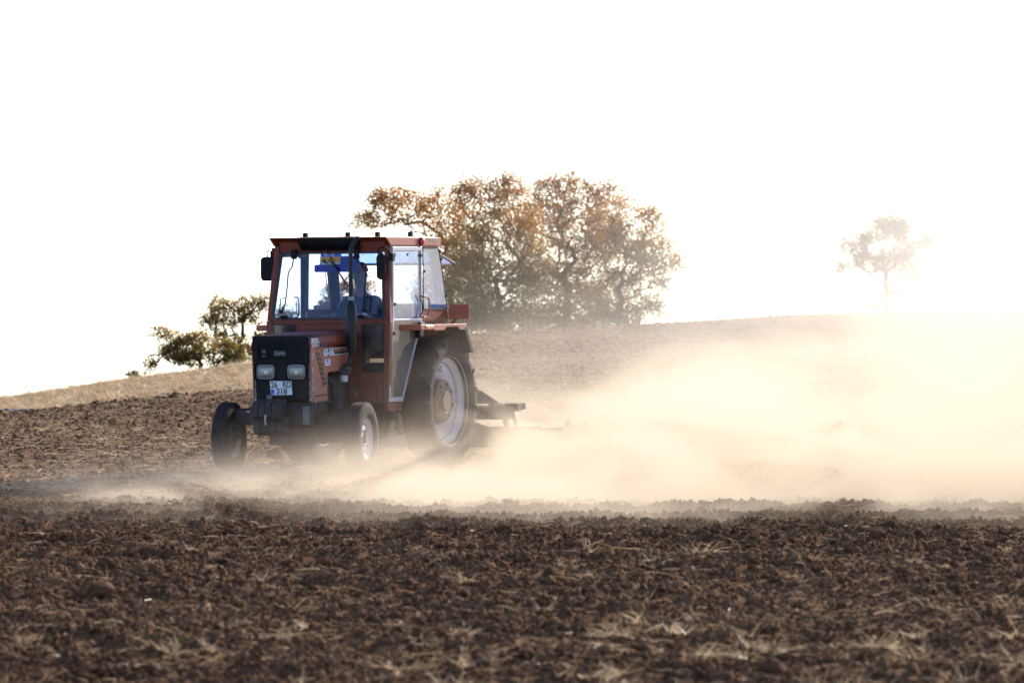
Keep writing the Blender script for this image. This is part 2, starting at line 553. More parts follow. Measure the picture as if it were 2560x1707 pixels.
# tufts: clusters near the camera, patches beyond the tractor
cx = [(1060, 1600), (1290, 1640), (1860, 1640), (2170, 1620), (2440, 1560), (720, 1590), (400, 1640), (60, 1600), (1600, 1590), (2250, 1640), (1000, 1690), (1500, 1700), (2500, 1680)]
pts = []
for (u, v) in cx:
    yb = F * ZC / (v - HOR)
    for k in range(16):
        pts.append(((u - 1280) / F * yb + RS.randn() * .17, yb + RS.randn() * .5))
x1, y1 = area_points(420, 28, 45, bias=1.6)
x2, y2 = area_points(1500, 57, 97)
kk = vnoise(x2 * .8, y2 * .35, 77) > .55
X = np.concatenate([[p[0] for p in pts], x1, x2[kk]]); Y = np.concatenate([[p[1] for p in pts], y1, y2[kk]])
S = .45 + .55 * RS.rand(len(X))
Rr = np.stack([RS.randn(len(X)) * .2, RS.randn(len(X)) * .2, RS.rand(len(X)) * 6.28], 1)
scatter('straw_tufts', np.stack([X, Y, ground_z(X, Y) + .005], 1), Rr, S[:, None] * np.ones((1, 3)), 6, sc_tuft,
        'pale tufts of uprooted straw caught among the clods', 'straw')
x1, y1 = area_points(15000, 95, 122, 1.3)
k = (y1 > edge_y(x1)) & (x1 < -.8 * (y1 / 100))
x1, y1 = x1[k], y1[k]
S = .45 + .6 * RS.rand(len(x1))
Rr = np.stack([RS.randn(len(x1)) * .15, RS.randn(len(x1)) * .15, RS.rand(len(x1)) * 6.28], 1)
scatter('dry_grass', np.stack([x1, y1, ground_z(x1, y1) - .01], 1), Rr, S[:, None] * np.ones((1, 3)), 6, sc_dry,
        'strip of dry straw coloured grass along the far left edge of the ploughed soil', 'grass')

# ------------------------------------------------------------------ materials of the tractor
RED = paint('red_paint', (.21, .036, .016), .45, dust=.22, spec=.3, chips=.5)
REDL = paint('paler_red_paint', (.42, .105, .050), .42, dust=.42, spec=.4, chips=.35)  # paler red for left hood and fender panels, louvres, roof fascias
BLK = paint('black_plastic', (.006, .007, .009), .6, dust=.04, spec=.18)
IRON = paint('dark_iron', (.014, .015, .021), .6, dust=.18, spec=.3, metal=0)
RUB = paint('rubber', (.008, .010, .015), .8, dust=.22, dustcol=(.17, .13, .10), spec=.3)
RIM = paint('rim_paint', (.78, .74, .74), .5, dust=.3)
HUB = paint('rusty_hub', (.16, .10, .075), .6, dust=.6)
GREY = paint('grey_trim', (.30, .31, .31), .5, dust=.4)
ALU = paint('pale_door_frame', (.55, .56, .58), .4, dust=.25)
RUBS = paint('window_seal', (.010, .012, .018), .5, dust=.08)
STEEL = paint('implement_steel', (.10, .07, .055), .6, dust=.8)
DARKIN = plain('dark_interior', (.02, .022, .028), .7)
GW = glass('windscreen_glass', (.82, .89, 1.0), .014, (.22, .30, .52), 20, .5)
GS = glass('dusty_side_glass', (.74, .85, 1.0), .33, (.50, .70, 1.0), 9, .8)
GR = glass('dusty_right_glass', (.90, .95, 1.0), .07, (.50, .64, .95), 9, .75)
GF = glass('footwell_glass', (.80, .80, .80), .10, (.35, .33, .32), 7, .6)
GB = glass('brown_dusty_glass', (.62, .58, .54), .62, (.50, .45, .39), 6, .5)
WHITE = plain('white_print', (.75, .76, .78), .5)
BLACKP = plain('black_print', (.012, .012, .014), .5)
BLUEP = plain('blue_print', (.03, .12, .55), .5)

# ------------------------------------------------------------------ tractor
T_, ROLL = math.radians(24.0), math.radians(.6)
h = Vector((-math.sin(T_), -math.cos(T_), 0)); l = Vector((math.cos(T_), -math.sin(T_), 0)); up = Vector((0, 0, 1))
l2 = l * math.cos(ROLL) + up * math.sin(ROLL); u2 = up * math.cos(ROLL) - l * math.sin(ROLL)
TM = Matrix(((h.x, l2.x, u2.x, -1.43), (h.y, l2.y, u2.y, 62.0), (h.z, l2.z, u2.z, .005), (0, 0, 0, 1)))
tr = empty('tractor', label='old dusty red farm tractor with a glazed cab ploughing towards the camera', cat='tractor')
tr.matrix_world = TM

def txt(s, size, loc, rx, mat, parent, name='lettering', ext=.0012, sx=1, shear=0, align='CENTER', xdir=None, ydir=None, bold=0):
    cu = bpy.data.curves.new(name, 'FONT'); cu.body = s; cu.size = size; cu.extrude = ext; cu.align_x = align; cu.align_y = 'CENTER'
    cu.shear = shear; cu.offset = bold; cu.resolution_u = 3
    o = bpy.data.objects.new(name, cu); COL.objects.link(o)
    X_ = Vector(xdir).normalized(); Y_ = Vector(ydir); Y_ = (Y_ - X_ * Y_.dot(X_)).normalized(); Z_ = X_.cross(Y_)
    mt = Matrix(((X_.x * sx, Y_.x, Z_.x, loc[0]), (X_.y * sx, Y_.y, Z_.y, loc[1]), (X_.z * sx, Y_.z, Z_.z, loc[2]), (0, 0, 0, 1)))
    dg = bpy.context.evaluated_depsgraph_get(); me = bpy.data.meshes.new_from_object(o.evaluated_get(dg))
    me.transform(mt); bpy.data.objects.remove(o)
    me.materials.clear()
    return link(name, me, mat, parent)

def rr(y0, y1, z0, z1, r, x, n=4, sl=0):
    """rounded rectangle in the y-z plane at x (sl = lean of x per z)"""
    pts = []
    for cy_, cz_, a0 in ((y1 - r, z1 - r, 0), (y0 + r, z1 - r, 90), (y0 + r, z0 + r, 180), (y1 - r, z0 + r, 270)):
        for i in range(n + 1):
            a = math.radians(a0 + 90 * i / n)
            yy, zz = cy_ + r * math.cos(a), cz_ + r * math.sin(a)
            pts.append((x + sl * (zz - z0), yy, zz))
    return pts

# --- hood
hood = M()
secs = []
for x, z in ((2.262, 1.395), (2.235, 1.412), (1.9, 1.428), (1.5, 1.446), (1.125, 1.462)):
    secs.append([(x, y, z + dz) for y, dz in ((-.335, -.13), (-.333, -.06), (-.318, -.022), (-.285, -.004), (-.18, .004), (0, .008), (.18, .004), (.285, -.004), (.318, -.022), (.333, -.06), (.335, -.13))])
k = len(secs[0])
hood.add([p for s in secs for p in s], [(i * k + j, i * k + j + 1, (i + 1) * k + j + 1, (i + 1) * k + j) for i in range(len(secs) - 1) for j in range(k - 1)])
hood_o = hood.build('hood', RED, tr)
md = hood_o.modifiers.new('solid', 'SOLIDIFY'); md.thickness = .012; md.offset = -1
for sgn in (1, -1):
    y = .322 * sgn
    pan = M()
    prof = [(2.215, .80), (1.855, .812), (1.855, 1.0), (1.843, 1.028), (1.815, 1.04), (1.47, 1.052), (1.41, 1.075), (1.375, 1.12), (1.36, 1.19), (1.36, 1.30), (2.245, 1.30)]
    pan.prism([(a, y, b_) for a, b_ in prof], (0, .013 * sgn, 0))
    sp = pan.build('hood_side_panel', REDL if sgn > 0 else RED, tr, .004)
    low = M().prism([(a, y, b_) for a, b_ in ((2.20, .735), (1.86, .750), (1.857, .806), (2.212, .794))], (0, .015 * sgn, 0))
    low.build('lower_side_panel', REDL if sgn > 0 else RED, sp, .003)
    # vent slots, raised border
    Y0 = y + .013 * sgn
    for i in range(7):
        t = i / 6
        xa = 2.118 - .14 * t; za = 1.243 - .302 * t
        v = M().prism([(xa, Y0, za), (xa - .088, Y0, za + .002), (xa - .094, Y0, za - .030), (xa - .006, Y0, za - .032)], (0, .0035 * sgn, 0))
        v.build('vent_slot', BLACKP, sp)
        lv = M().prism([(xa + .004, Y0, za + .012), (xa - .090, Y0, za + .014), (xa - .088, Y0, za + .002), (xa + .002, Y0, za)], (0, .012 * sgn, 0))
        lv.build('louvre', REDL, sp, .002)
    tr1 = M().bar((2.135, Y0, 1.282), (1.40, Y0, 1.298), .012, .008, (0, 0, 1)).bar((1.985, Y0, 1.17), (1.925, Y0, .912), .008, .012, (0, 0, 1)).bar((1.925, Y0, .906), (2.03, Y0, .898), .010, .008, (0, 0, 1))
    tr1.build('pressed_edge', RED, sp, .002)
    if sgn > 0:
        band = M().prism([(1.965, Y0, 1.270), (1.365, Y0, 1.282), (1.365, Y0, 1.217), (1.955, Y0, 1.203)], (0, .002, 0))
        band.build('decal_band', BLACKP, sp)
        st = M().prism([(1.70, Y0, 1.262), (1.365, Y0, 1.268), (1.365, Y0, 1.252), (1.70, Y0, 1.246)], (0, .0035, 0))
        st.build('orange_stripe', plain('orange_print', (.42, .11, .03), .5), sp)
        for za in (1.272, 1.212):
            M().prism([(1.73, Y0, za), (1.365, Y0, za + .008), (1.365, Y0, za + .014), (1.73, Y0, za + .007)], (0, .004, 0)).build('white_line', WHITE, sp)
        txt('60-56', .105, (1.835, Y0 + .005, 1.240), 0, WHITE, sp, sx=1.0, xdir=(-1, 0, .022), ydir=(0, 0, 1), bold=.0035)
        txt('s', .045, (1.69, Y0 + .005, 1.222), 0, WHITE, sp, sx=.9, xdir=(-1, 0, .022), ydir=(0, 0, 1))
        stk = M().prism([(1.915, Y0, 1.172), (1.79, Y0, 1.176), (1.785, Y0, 1.112), (1.905, Y0, 1.104)], (0, .002, 0)).build('sticker', WHITE, sp)
        M().prism([(1.885, Y0 + .002, 1.168), (1.83, Y0 + .002, 1.170), (1.828, Y0 + .002, 1.146), (1.882, Y0 + .002, 1.144)], (0, .001, 0)).build('blue_patch', BLUEP, stk)
        M().prism([(1.875, Y0 + .002, 1.132), (1.80, Y0 + .002, 1.135), (1.80, Y0 + .002, 1.125), (1.874, Y0 + .002, 1.122)], (0, .001, 0)).build('printed_line', BLUEP, stk)
        for i, s_ in enumerate(('BEROBEA', 'OTOMOTIV', 'EL.SAK. 26')):
            txt(s_, .036, (2.150 - .008 * i, .3375, 1.376 - .030 * i), 0, WHITE, sp, sx=.98, xdir=(-1, 0, .03), ydir=(0, 0, 1), bold=.001)
        txt('İSMAİL', .046, (1.93, .3375, 1.318), 0, plain('dark_blue_print', (.03, .035, .08), .5), sp, sx=1.1, xdir=(-1, 0, .05), ydir=(0, 0, 1), bold=.001)

# --- grille block
SLX = .03
def gx(z): return 2.21 + SLX * (z - .76) / .6
gr = M()
gr.prism([(gx(.757) - .08, -.285, .76), (gx(.757), -.285, .757), (gx(1.36), -.318, 1.36), (gx(1.36) - .1, -.318, 1.36)], (0, .57, 0))
gr = M().hexa([(2.10, -.29, .757), (2.21, -.29, .757), (2.21, .29, .757), (2.10, .29, .757),
               (2.12, -.318, 1.36), (2.235, -.318, 1.36), (2.235, .318, 1.36), (2.12, .318, 1.36)])
gro = gr.build('grille_housing', BLK, tr, .008)
M().prism(rr(-.322, .322, 1.352, 1.418, .028, 2.13), (.135, 0, 0)).build('grille_cap', BLK, gro, .006)
# frames around the recessed panels
M().ring(rr(-.31, .31, 1.148, 1.352, .01, 2.236), rr(-.262, .262, 1.172, 1.338, .01, 2.236), (.016, 0, 0)).build('upper_grille_frame', BLK, gro, .003)
for i in range(12):
    z = 1.182 + i * .0135
    M().box(2.236, 2.243, -.26, .26, z, z + .005).build('grille_slat', BLK, gro)
M().ring(rr(-.305, .305, .965, 1.146, .012, 2.232, sl=.0), rr(-.293, .293, .975, 1.136, .012, 2.232), (.02, 0, 0)).build('headlight_panel_frame', BLK, gro, .003)
M().box(2.226, 2.249, -.062, .058, .975, 1.138).build('centre_panel', BLK, gro, .003)
M().prism([(2.216, -.292, .775), (2.228, -.298, .958), (2.240, -.298, .958), (2.228, -.292, .775)], (0, .585, 0)).build('lower_grille_panel', BLK, gro, .004)
M().prism(rr(-.085, .055, 1.213, 1.266, .012, 2.245), (.006, 0, 0)).build('emblem_plate', plain('emblem_grey', (.06, .062, .066), .35), gro, .002)
M().prism(rr(-.079, .049, 1.219, 1.260, .010, 2.2515), (.001, 0, 0)).build('emblem_field', BLACKP, gro)
txt('TürkFiat', .042, (2.2535, -.015, 1.238), 0, plain('emblem_letters', (.35, .36, .37), .3), gro, sx=.82, shear=.25, xdir=(0, 1, 0), ydir=(0, 0, 1), ext=.001)
for zz in (1.205, 1.243, 1.262):
    M().box(2.244, 2.252, -.215, -.172, zz, zz + .016).build('small_badge', paint('badge_grey', (.07, .07, .075), .5), gro)
# headlights
def lens_mat():
    m, nt, out = newmat('headlight_glass'); b = NB(nt)
    tc = b.n('ShaderNodeTexCoord').outputs['Object']
    wv = b.n('ShaderNodeTexWave'); b.put(wv.inputs['Vector'], tc); wv.inputs['Scale'].default_value = 18; wv.bands_direction = 'Y'
    n = b.noise(tc, 14, 3, .6)
    p = b.n('ShaderNodeBsdfPrincipled')
    b.put(p.inputs['Base Color'], b.mix(n, C4((.16, .15, .13)), C4((.45, .42, .36))))
    p.inputs['Roughness'].default_value = .22; p.inputs['Metallic'].default_value = .3
    bp = b.n('ShaderNodeBump'); bp.inputs['Strength'].default_value = .6; bp.inputs['Distance'].default_value = .008
    b.put(bp.inputs['Height'], wv.outputs['Fac']); b.put(p.inputs['Normal'], bp.outputs[0])
    p.inputs['Coat Weight'].default_value = .15
    nt.links.new(p.outputs[0], out.inputs[0]); return m
LENS = lens_mat()
for yc in (-.1775, .170):
    y0, y1 = yc - .094, yc + .094
    hl = M()
    outer = rr(y0, y1, .985, 1.118, .034, 2.240, 5); mid = rr(y0 + .012, y1 - .012, .997, 1.106, .028, 2.256, 5); inn = rr(y0 + .045, y1 - .045, 1.02, 1.083, .018, 2.262, 5)
    n_ = len(outer)
    hl.add(outer + mid + inn, [(i, (i + 1) % n_, n_ + (i + 1) % n_, n_ + i) for i in range(n_)] + [(n_ + i, n_ + (i + 1) % n_, 2 * n_ + (i + 1) % n_, 2 * n_ + i) for i in range(n_)] + [tuple(range(2 * n_, 3 * n_))])
    ho = hl.build('headlight', LENS, tr, ang=60)
    M().ring(rr(y0 - .006, y1 + .006, .979, 1.124, .038, 2.238, 5), rr(y0 + .001, y1 - .001, .986, 1.117, .033, 2.238, 5), (.010, 0, 0)).build('bezel', GREY, ho)
    M().lathe([(.0, .004), (.014, .003), (.02, 0)], (2.262, yc + .008, 1.045), 12, 'x').build('bulb', plain('bulb_shine', (.8, .74, .6), .15), ho)
# grey ribbed trims between grille and hood side
for sgn in (1, -1):
    segs = [(1.395, 1.255), (1.25, 1.10), (1.095, .985), (.98, .90), (.895, .81), (.805, .745)]
    for a, c in segs:
        ya = (.316 + .010 * (1 - (a - .74) / .66)) * sgn
        M().hexa([(2.16 + SLX * (c - .76), .29 * sgn, c), (2.212 + SLX * (c - .76), .297 * sgn, c), (2.205 + SLX * (c - .76), .334 * sgn, c), (2.16 + SLX * (c - .76), .334 * sgn, c),
                  (2.16 + SLX * (a - .76), .29 * sgn, a), (2.212 + SLX * (a - .76), .305 * sgn, a), (2.205 + SLX * (a - .76), .336 * sgn, a), (2.16 + SLX * (a - .76), .336 * sgn, a)]).build('side_trim', GREY, gro, .003)
# number plate
pl = M().hexa([(2.244, -.119, .812), (2.248, -.119, .812), (2.248, .123, .818), (2.244, .123, .818), (2.250, -.127, .958), (2.254, -.127, .958), (2.254, .117, .957), (2.250, .117, .957)]).build('number_plate', WHITE, tr)
def on_plate(z): return 2.249 + .0375 * (z - .812)
txt('26', .088, (on_plate(.917) + .0015, -.078, .917), 0, BLACKP, pl, sx=.86, xdir=(0, 1, 0), ydir=(.04, 0, 1), bold=.0012)
txt('RD', .088, (on_plate(.917) + .0015, .065, .919), 0, BLACKP, pl, sx=.80, xdir=(0, 1, 0), ydir=(.04, 0, 1), bold=.0012)
txt('318', .088, (on_plate(.85) + .0015, .005, .850), 0, BLACKP, pl, sx=.95, xdir=(0, 1, 0), ydir=(.04, 0, 1), bold=.0012)
M().hexa([(2.247, -.116, .815), (2.2505, -.116, .815), (2.2505, -.078, .816), (2.247, -.078, .816), (2.2495, -.117, .872), (2.253, -.117, .872), (2.253, -.080, .873), (2.2495, -.080, .873)]).build('blue_country_band', BLUEP, pl)
txt('TR', .020, (2.2525, -.097, .824), 0, WHITE, pl, xdir=(0, 1, 0), ydir=(.04, 0, 1))
for y in (-.108, .10):
    M().lathe([(0, .002), (.005, .001), (.006, 0)], (2.2545, y, .947), 8, 'x').build('plate_screw', BLACKP, pl)

# --- engine, chassis, front support, weights
eng = M().box(1.0, 1.9, -.20, .20, .48, 1.02).box(1.15, 1.85, -.16, .16, 1.02, 1.30).box(1.3, 1.8, .18, .27, .72, 1.0).box(1.9, 2.1, -.25, .25, .80, 1.33)
eng.lathe([(.0, .09), (.07, .09), (.08, .07), (.08, -.07), (.0, -.07)], (1.52, .26, .72), 20, 'z').tube([(1.75, .22, 1.02), (1.66, .30, .92), (1.6, .28, .75), (1.45, .25, .66)], .016).tube([(1.3, .22, .98), (1.25, .3, .85), (1.3, .26, .6)], .012)
for i in range(5): eng.box(1.2 + i * .13, 1.28 + i * .13, .16, .235, .80 + .03 * (i % 2), .98)
eng.build('engine', IRON, tr, .006)
M().lathe([(0, -.03), (.034, -.03), (.042, -.01), (.042, .035), (0, .035)], (1.52, .36, .965), 18, 'z').build('filter_bowl', plain('pale_plastic', (.62, .62, .60), .4), tr)
M().lathe([(0, -.02), (.075, -.02), (.08, .03), (.06, .06), (0, .06)], (1.50, .35, 1.025), 18, 'z').build('filter_head', IRON, tr)
M().box(1.0, 2.2, -.17, .17, .30, .48).box(.2, 1.0, -.24, .24, .32, .68).box(-.25, .3, -.3, .3, .38, .92).build('gearbox_housing', IRON, tr, .01)
fs = M()
for sgn in (1, -1):
    fs.prism([(a, .30 * sgn, b_) for a, b_ in ((2.24, .755), (1.86, .745), (1.86, .665), (1.98, .650), (2.02, .60), (2.08, .60), (2.09, .645), (2.14, .60), (2.24, .595))], (0, .022 * sgn, 0))
    for xx in (2.215, 2.155, 2.045):
        fs.box(xx - .010, xx + .010, min(.322 * sgn, .334 * sgn), max(.322 * sgn, .334 * sgn), .61, .735)
fs.box(1.85, 2.20, -.28, .28, .62, .735)
fs.build('front_support', GREY if False else IRON, tr, .004)
beam = M().box(2.20, 2.30, -.345, .345, .505, .705).build('front_beam', IRON, tr, .006, label='wide dark steel bumper beam ahead of the grille')
M().box(2.302, 2.308, .27, .343, .52, .70).build('beam_end_plate', paint('pale_iron', (.11, .11, .13), .5, dust=.4), beam, .002)
for s_, y in enumerate((-.195, -.122, -.049, .024)):
    w = M().prism([(x, y, z) for x, z in ((2.315, .775), (2.40, .778), (2.50, .752), (2.532, .735), (2.535, .60), (2.50, .575), (2.315, .572))], (0, .066, 0))
    w.build('front_weight', IRON, tr, .008)
for s_, y in enumerate((-.21, -.12, -.03, .06)):
    w = M().prism([(x, y, z) for x, z in ((2.31, .560), (2.46, .562), (2.49, .54), (2.48, .45), (2.40, .41), (2.31, .40))], (0, .085, 0))
    w.build('lower_weight', IRON, tr, .008)
M().tube([(2.545, -.035, .62), (2.56, -.034, .57), (2.55, -.03, .52)], .011, 8).build('weight_pin', paint('worn_pin', (.5, .47, .4), .4), tr)
M().box(2.43, 2.47, -.06, -.01, .778, .82).build('weight_clamp', paint('clamp_brown', (.16, .12, .09), .6), tr, .004)
M().prism([(x, .10, z) for x, z in ((2.31, .50), (2.31, .62), (2.42, .60), (2.42, .52))], (0, .06, 0)).prism([(x, -.02, z) for x, z in ((2.18, .50), (2.30, .50), (2.28, .34), (2.20, .30))], (0, .20, 0)).build('tow_bracket', IRON, tr, .006)

# --- front axle
ax = M().box(1.885, 2.0, -.58, .58, .50, .60)
for s_ in (1, -1):
    ax.bar((1.94, .50 * s_, .56), (1.94, .66 * s_, .60), .10, .11)
    ax.lathe([(0, .12), (.04, .12), (.045, .09), (.045, -.13), (.035, -.16), (0, -.16)], (1.94, .665 * s_, .53), 16, 'z')
    ax.tube([(1.94, .64 * s_, .40), (1.945, .72 * s_, .367)], .04)
    ax.bar((1.94, .665 * s_, .655), (1.74, .60 * s_, .655), .04, .025)
ax.tube([(1.74, .60, .655), (1.70, 0, .60), (1.74, -.60, .655)], .014)
ax.tube([(2.0, .30, .55), (2.02, .34, .55)], .02)
ax.build('front_axle', IRON, tr, .005)
M().bar((1.66, -.25, .35), (1.95, .02, .56), .05, .05).bar((1.66, .25, .35), (1.95, -.02, .56), .05, .05).build('axle_strut', IRON, tr, .004)

def tyre_prof(R, rr_, w):
    """closed section, radius R, rim seat rr_, width w"""
    h_ = R - rr_
    return [(rr_, -w * .36), (rr_ + .08 * h_, -w * .44), (rr_ + .35 * h_, -w * .5), (rr_ + .62 * h_, -w * .485), (R - .12 * h_, -w * .43), (R - .035 * h_, -w * .37), (R, -w * .30)], \
           [(R, w * .30), (R - .035 * h_, w * .37), (R - .12 * h_, w * .43), (rr_ + .62 * h_, w * .485), (rr_ + .35 * h_, w * .5), (rr_ + .08 * h_, w * .44), (rr_, w * .36), (rr_ - .012, w * .30), (rr_ - .012, -w * .30)]

def make_front_wheel(sgn, steer=7.5):
    c = (1.945, .755 * sgn, .367)
    R, ri, w = .367, .215, .172
    whl = M().lathe([(0, .062 * sgn), (.045, .062 * sgn), (.05, .05 * sgn), (.058, .0), (.06, -.03 * sgn), (.10, -.03 * sgn), (.10, -.05 * sgn), (0, -.05 * sgn)], c, 24)
    wo = whl.build('front_wheel', HUB, tr)
    a, b_ = tyre_prof(R, ri, w)
    tread = []
    for g in (-.155, -.0, .155):
        yy = g * w * 1.25
        tread += [(R + .002, yy - .009), (R - .011, yy - .006), (R - .011, yy + .006), (R + .002, yy + .009)]
    ty = M().lathe(a + tread + b_, c, 72, closed=True)
    for s2 in (1, -1):
        for k_ in range(44):
            t = 2 * math.pi * (k_ + .25 * s2) / 44; dt = .045
            pts = []
            for (r_, yo, tt) in ((R - .035, .435, -dt), (R - .035, .435, dt), (R + .001, .355, dt), (R + .001, .355, -dt), (R - .045, .40, -dt), (R - .045, .40, dt), (R - .008, .31, dt), (R - .008, .31, -dt)):
                pts.append((c[0] + r_ * math.cos(t + tt), c[1] + s2 * yo * w * 1.02, c[2] + r_ * math.sin(t + tt)))
            ty.hexa(pts)
    ty.build('tyre', RUB, wo)
    ys = sgn
    rim = M().lathe([(ri + .006, w * .38 * ys), (ri + .008, w * .34 * ys), (ri - .012, w * .30 * ys), (ri - .018, w * .2 * ys), (ri - .055, w * .12 * ys), (ri - .055, -w * .12 * ys), (ri - .018, -w * .2 * ys), (ri - .012, -w * .30 * ys), (ri + .008, -w * .36 * ys)], c, 56)
    rim.lathe([(ri - .055, .0), (.15, .012 * ys), (.12, .030 * ys), (.06, .030 * ys)], c, 40)
    ro = rim.build('rim', RIM, wo)
    md = ro.modifiers.new('solid', 'SOLIDIFY'); md.thickness = .006; md.offset = 0
    for k_ in range(6):
        t = 2 * math.pi * k_ / 6
        M().lathe([(0, .018 * ys), (.012, .018 * ys), (.012, 0)], (c[0] + .085 * math.cos(t), c[1] + .03 * ys, c[2] + .085 * math.sin(t)), 6).build('wheel_nut', HUB, wo)
    wo.matrix_local = Matrix.Translation(c) @ Matrix.Rotation(math.radians(steer), 4, 'Z') @ Matrix.Translation([-v for v in c])
    return wo
make_front_wheel(1); make_front_wheel(-1)

# --- rear wheels
def make_rear_wheel(sgn):
    c = (0, .735 * sgn, .70)
    R, ri, w = .672, .468, .33
    drum = M().lathe([(0, .095 * sgn), (.10, .095 * sgn), (.104, .090 * sgn), (.107, .075 * sgn), (.135, .082 * sgn), (.142, .078 * sgn), (.15, .066 * sgn), (.205, .066 * sgn), (.222, .055 * sgn), (.225, -.15 * sgn), (0, -.16 * sgn)], c, 48)
    wo = drum.build('rear_wheel', HUB, tr)
    a, b_ = tyre_prof(R, ri, w)
    ty = M().lathe(a + b_, c, 96, closed=True)
    n = 19
    for s2 in (1, -1):
        for k_ in range(n):
            t0 = 2 * math.pi * (k_ + (.5 if s2 > 0 else 0)) / n
            # lug runs from the middle of the tread out over the shoulder, leaning back
            st = [(0.02, 0, .028, R - .004, R + .028), (.20, .055, .026, R - .005, R + .028), (.36, .125, .028, R - .012, R + .020), (.43, .165, .034, R - .05, R - .004), (.475, .19, .030, R - .11, R - .052), (.488, .20, .022, R - .135, R - .095)]
            prev = None
            for yo, da, hw, r0, r1 in st:
                y = yo * w * s2; sec = []
                for rr2, dd in ((r0, -hw * 1.3), (r0, hw * 1.3), (r1, hw), (r1, -hw)):
                    tt = t0 - da + dd
                    yy = y + (0 if rr2 == r1 else -.012 * s2 * (yo > .4))
                    sec.append((c[0] + rr2 * math.cos(tt), c[1] + yy + (.008 * s2 if (yo > .42 and rr2 == r1) else 0), c[2] + rr2 * math.sin(tt)))
                if prev: ty.hexa(prev + sec)
                prev = sec
    ty.build('tyre', RUB, wo)
    q_ = sgn
    rim = M().lathe([(ri + .016, w * .395 * q_), (ri + .018, w * .375 * q_), (ri + .004, w * .36 * q_), (ri - .004, w * .30 * q_), (ri - .012, w * .18 * q_), (ri - .055, w * .08 * q_), (ri - .058, -w * .10 * q_), (ri - .02, -w * .2 * q_), (ri - .004, -w * .30 * q_), (ri + .004, -w * .36 * q_), (ri + .018, -w * .375 * q_), (ri + .016, -w * .395 * q_)], c, 80)
    rim.lathe([(ri - .056, -.0), (ri - .09, .005 * q_), (.30, -.03 * q_), (.225, -.05 * q_)], c, 56)
    ro = rim.build('rim', RIM, wo)
    md = ro.modifiers.new('solid', 'SOLIDIFY'); md.thickness = .009; md.offset = 0
    for k_ in range(8):
        t = 2 * math.pi * (k_ + .3) / 8
        M().lathe([(0, .02 * q_), (.014, .02 * q_), (.014, 0)], (c[0] + .178 * math.cos(t), c[1] + .066 * q_, c[2] + .178 * math.sin(t)), 6).build('wheel_nut', HUB, wo)
    for k_ in range(4):
        t = 2 * math.pi * (k_ + .1) / 4
        M().lathe([(0, .03), (.03, .03), (.034, 0)], (c[0] + .34 * math.cos(t), c[1] + .0, c[2] + .34 * math.sin(t)), 10).build('rim_clamp', RIM, wo)
    M().tube([(c[0], c[1] - .15 * q_, c[2]), (c[0], c[1] - .55 * q_, c[2])], .085, 16).build('half_axle', IRON, wo)
    return wo
make_rear_wheel(1); make_rear_wheel(-1)

# --- rear fenders
for sgn in (1, -1):
    y0, y1 = (.60 * sgn, .955 * sgn)
    f_ = M()
    prof = [(.66, 1.475), (-.215, 1.475), (-.385, 1.20)]
    prof2 = [(.66, 1.505), (-.205, 1.505), (-.41, 1.205)]
    for i in range(1):
        (xa, za), (xb, zb) = prof[i], prof[i + 1]; (xc, zc_), (xd, zd) = prof2[i], prof2[i + 1]
        ylo, yhi = min(y0, y1), max(y0, y1)
        f_.hexa([(xa, ylo, za), (xa, yhi, za), (xb, yhi, zb), (xb, ylo, zb), (xc, ylo, zc_), (xc, yhi, zc_), (xd, yhi, zd), (xd, ylo, zd)])
    # outer lip with the cut-out notch
    f_.prism([(x, y1, z) for x, z in ((.60, 1.508), (.60, 1.445), (.33, 1.445), (.29, 1.485), (.0, 1.485), (-.045, 1.445), (-.215, 1.443), (-.215, 1.508))], (0, .008 * sgn, 0))
    f_.prism([(x, .60 * sgn, z) for x, z in ((.66, 1.475), (.80, 1.0), (.78, .62), (.6, .62), (.0, 1.35), (-.3, .9), (-.385, 1.2), (-.215, 1.475))], (0, .012 * sgn, 0))
    fo = f_.build('rear_fender', REDL if sgn > 0 else RED, tr, .004)
    ylo, yhi = min(y0, y1), max(y0, y1)
    M().hexa([(-.218, ylo, 1.474), (-.218, yhi + .004, 1.474), (-.388, yhi + .004, 1.20), (-.388, ylo, 1.20), (-.214, ylo, 1.512), (-.214, yhi + .004, 1.512), (-.416, yhi + .004, 1.202), (-.416, ylo, 1.202)]).prism([(x, y1 - .022 * sgn, z) for x, z in ((-.215, 1.474), (-.387, 1.198), (-.345, 1.198), (-.15, 1.474))], (0, .030 * sgn, 0)).build('fender_flap', IRON, fo, .004)
    il = M().box(.62, .90, min(.70 * sgn, .955 * sgn), max(.70 * sgn, .955 * sgn), 1.452, 1.512).build('lamp_base', REDL, fo, .006)
    M().box(.60, .79, min(.80 * sgn, .963 * sgn), max(.80 * sgn, .963 * sgn), 1.458, 1.504).build('amber_indicator', paint('amber_lens', (.55, .20, .015), .25, dust=.35), fo, .008)
    for i in range(4):
        M().box(.16 - i * .065, .166 - i * .065, .692 * sgn - .004, .692 * sgn + .004, 1.50, 1.555).build('seam', BLACKP, fo)

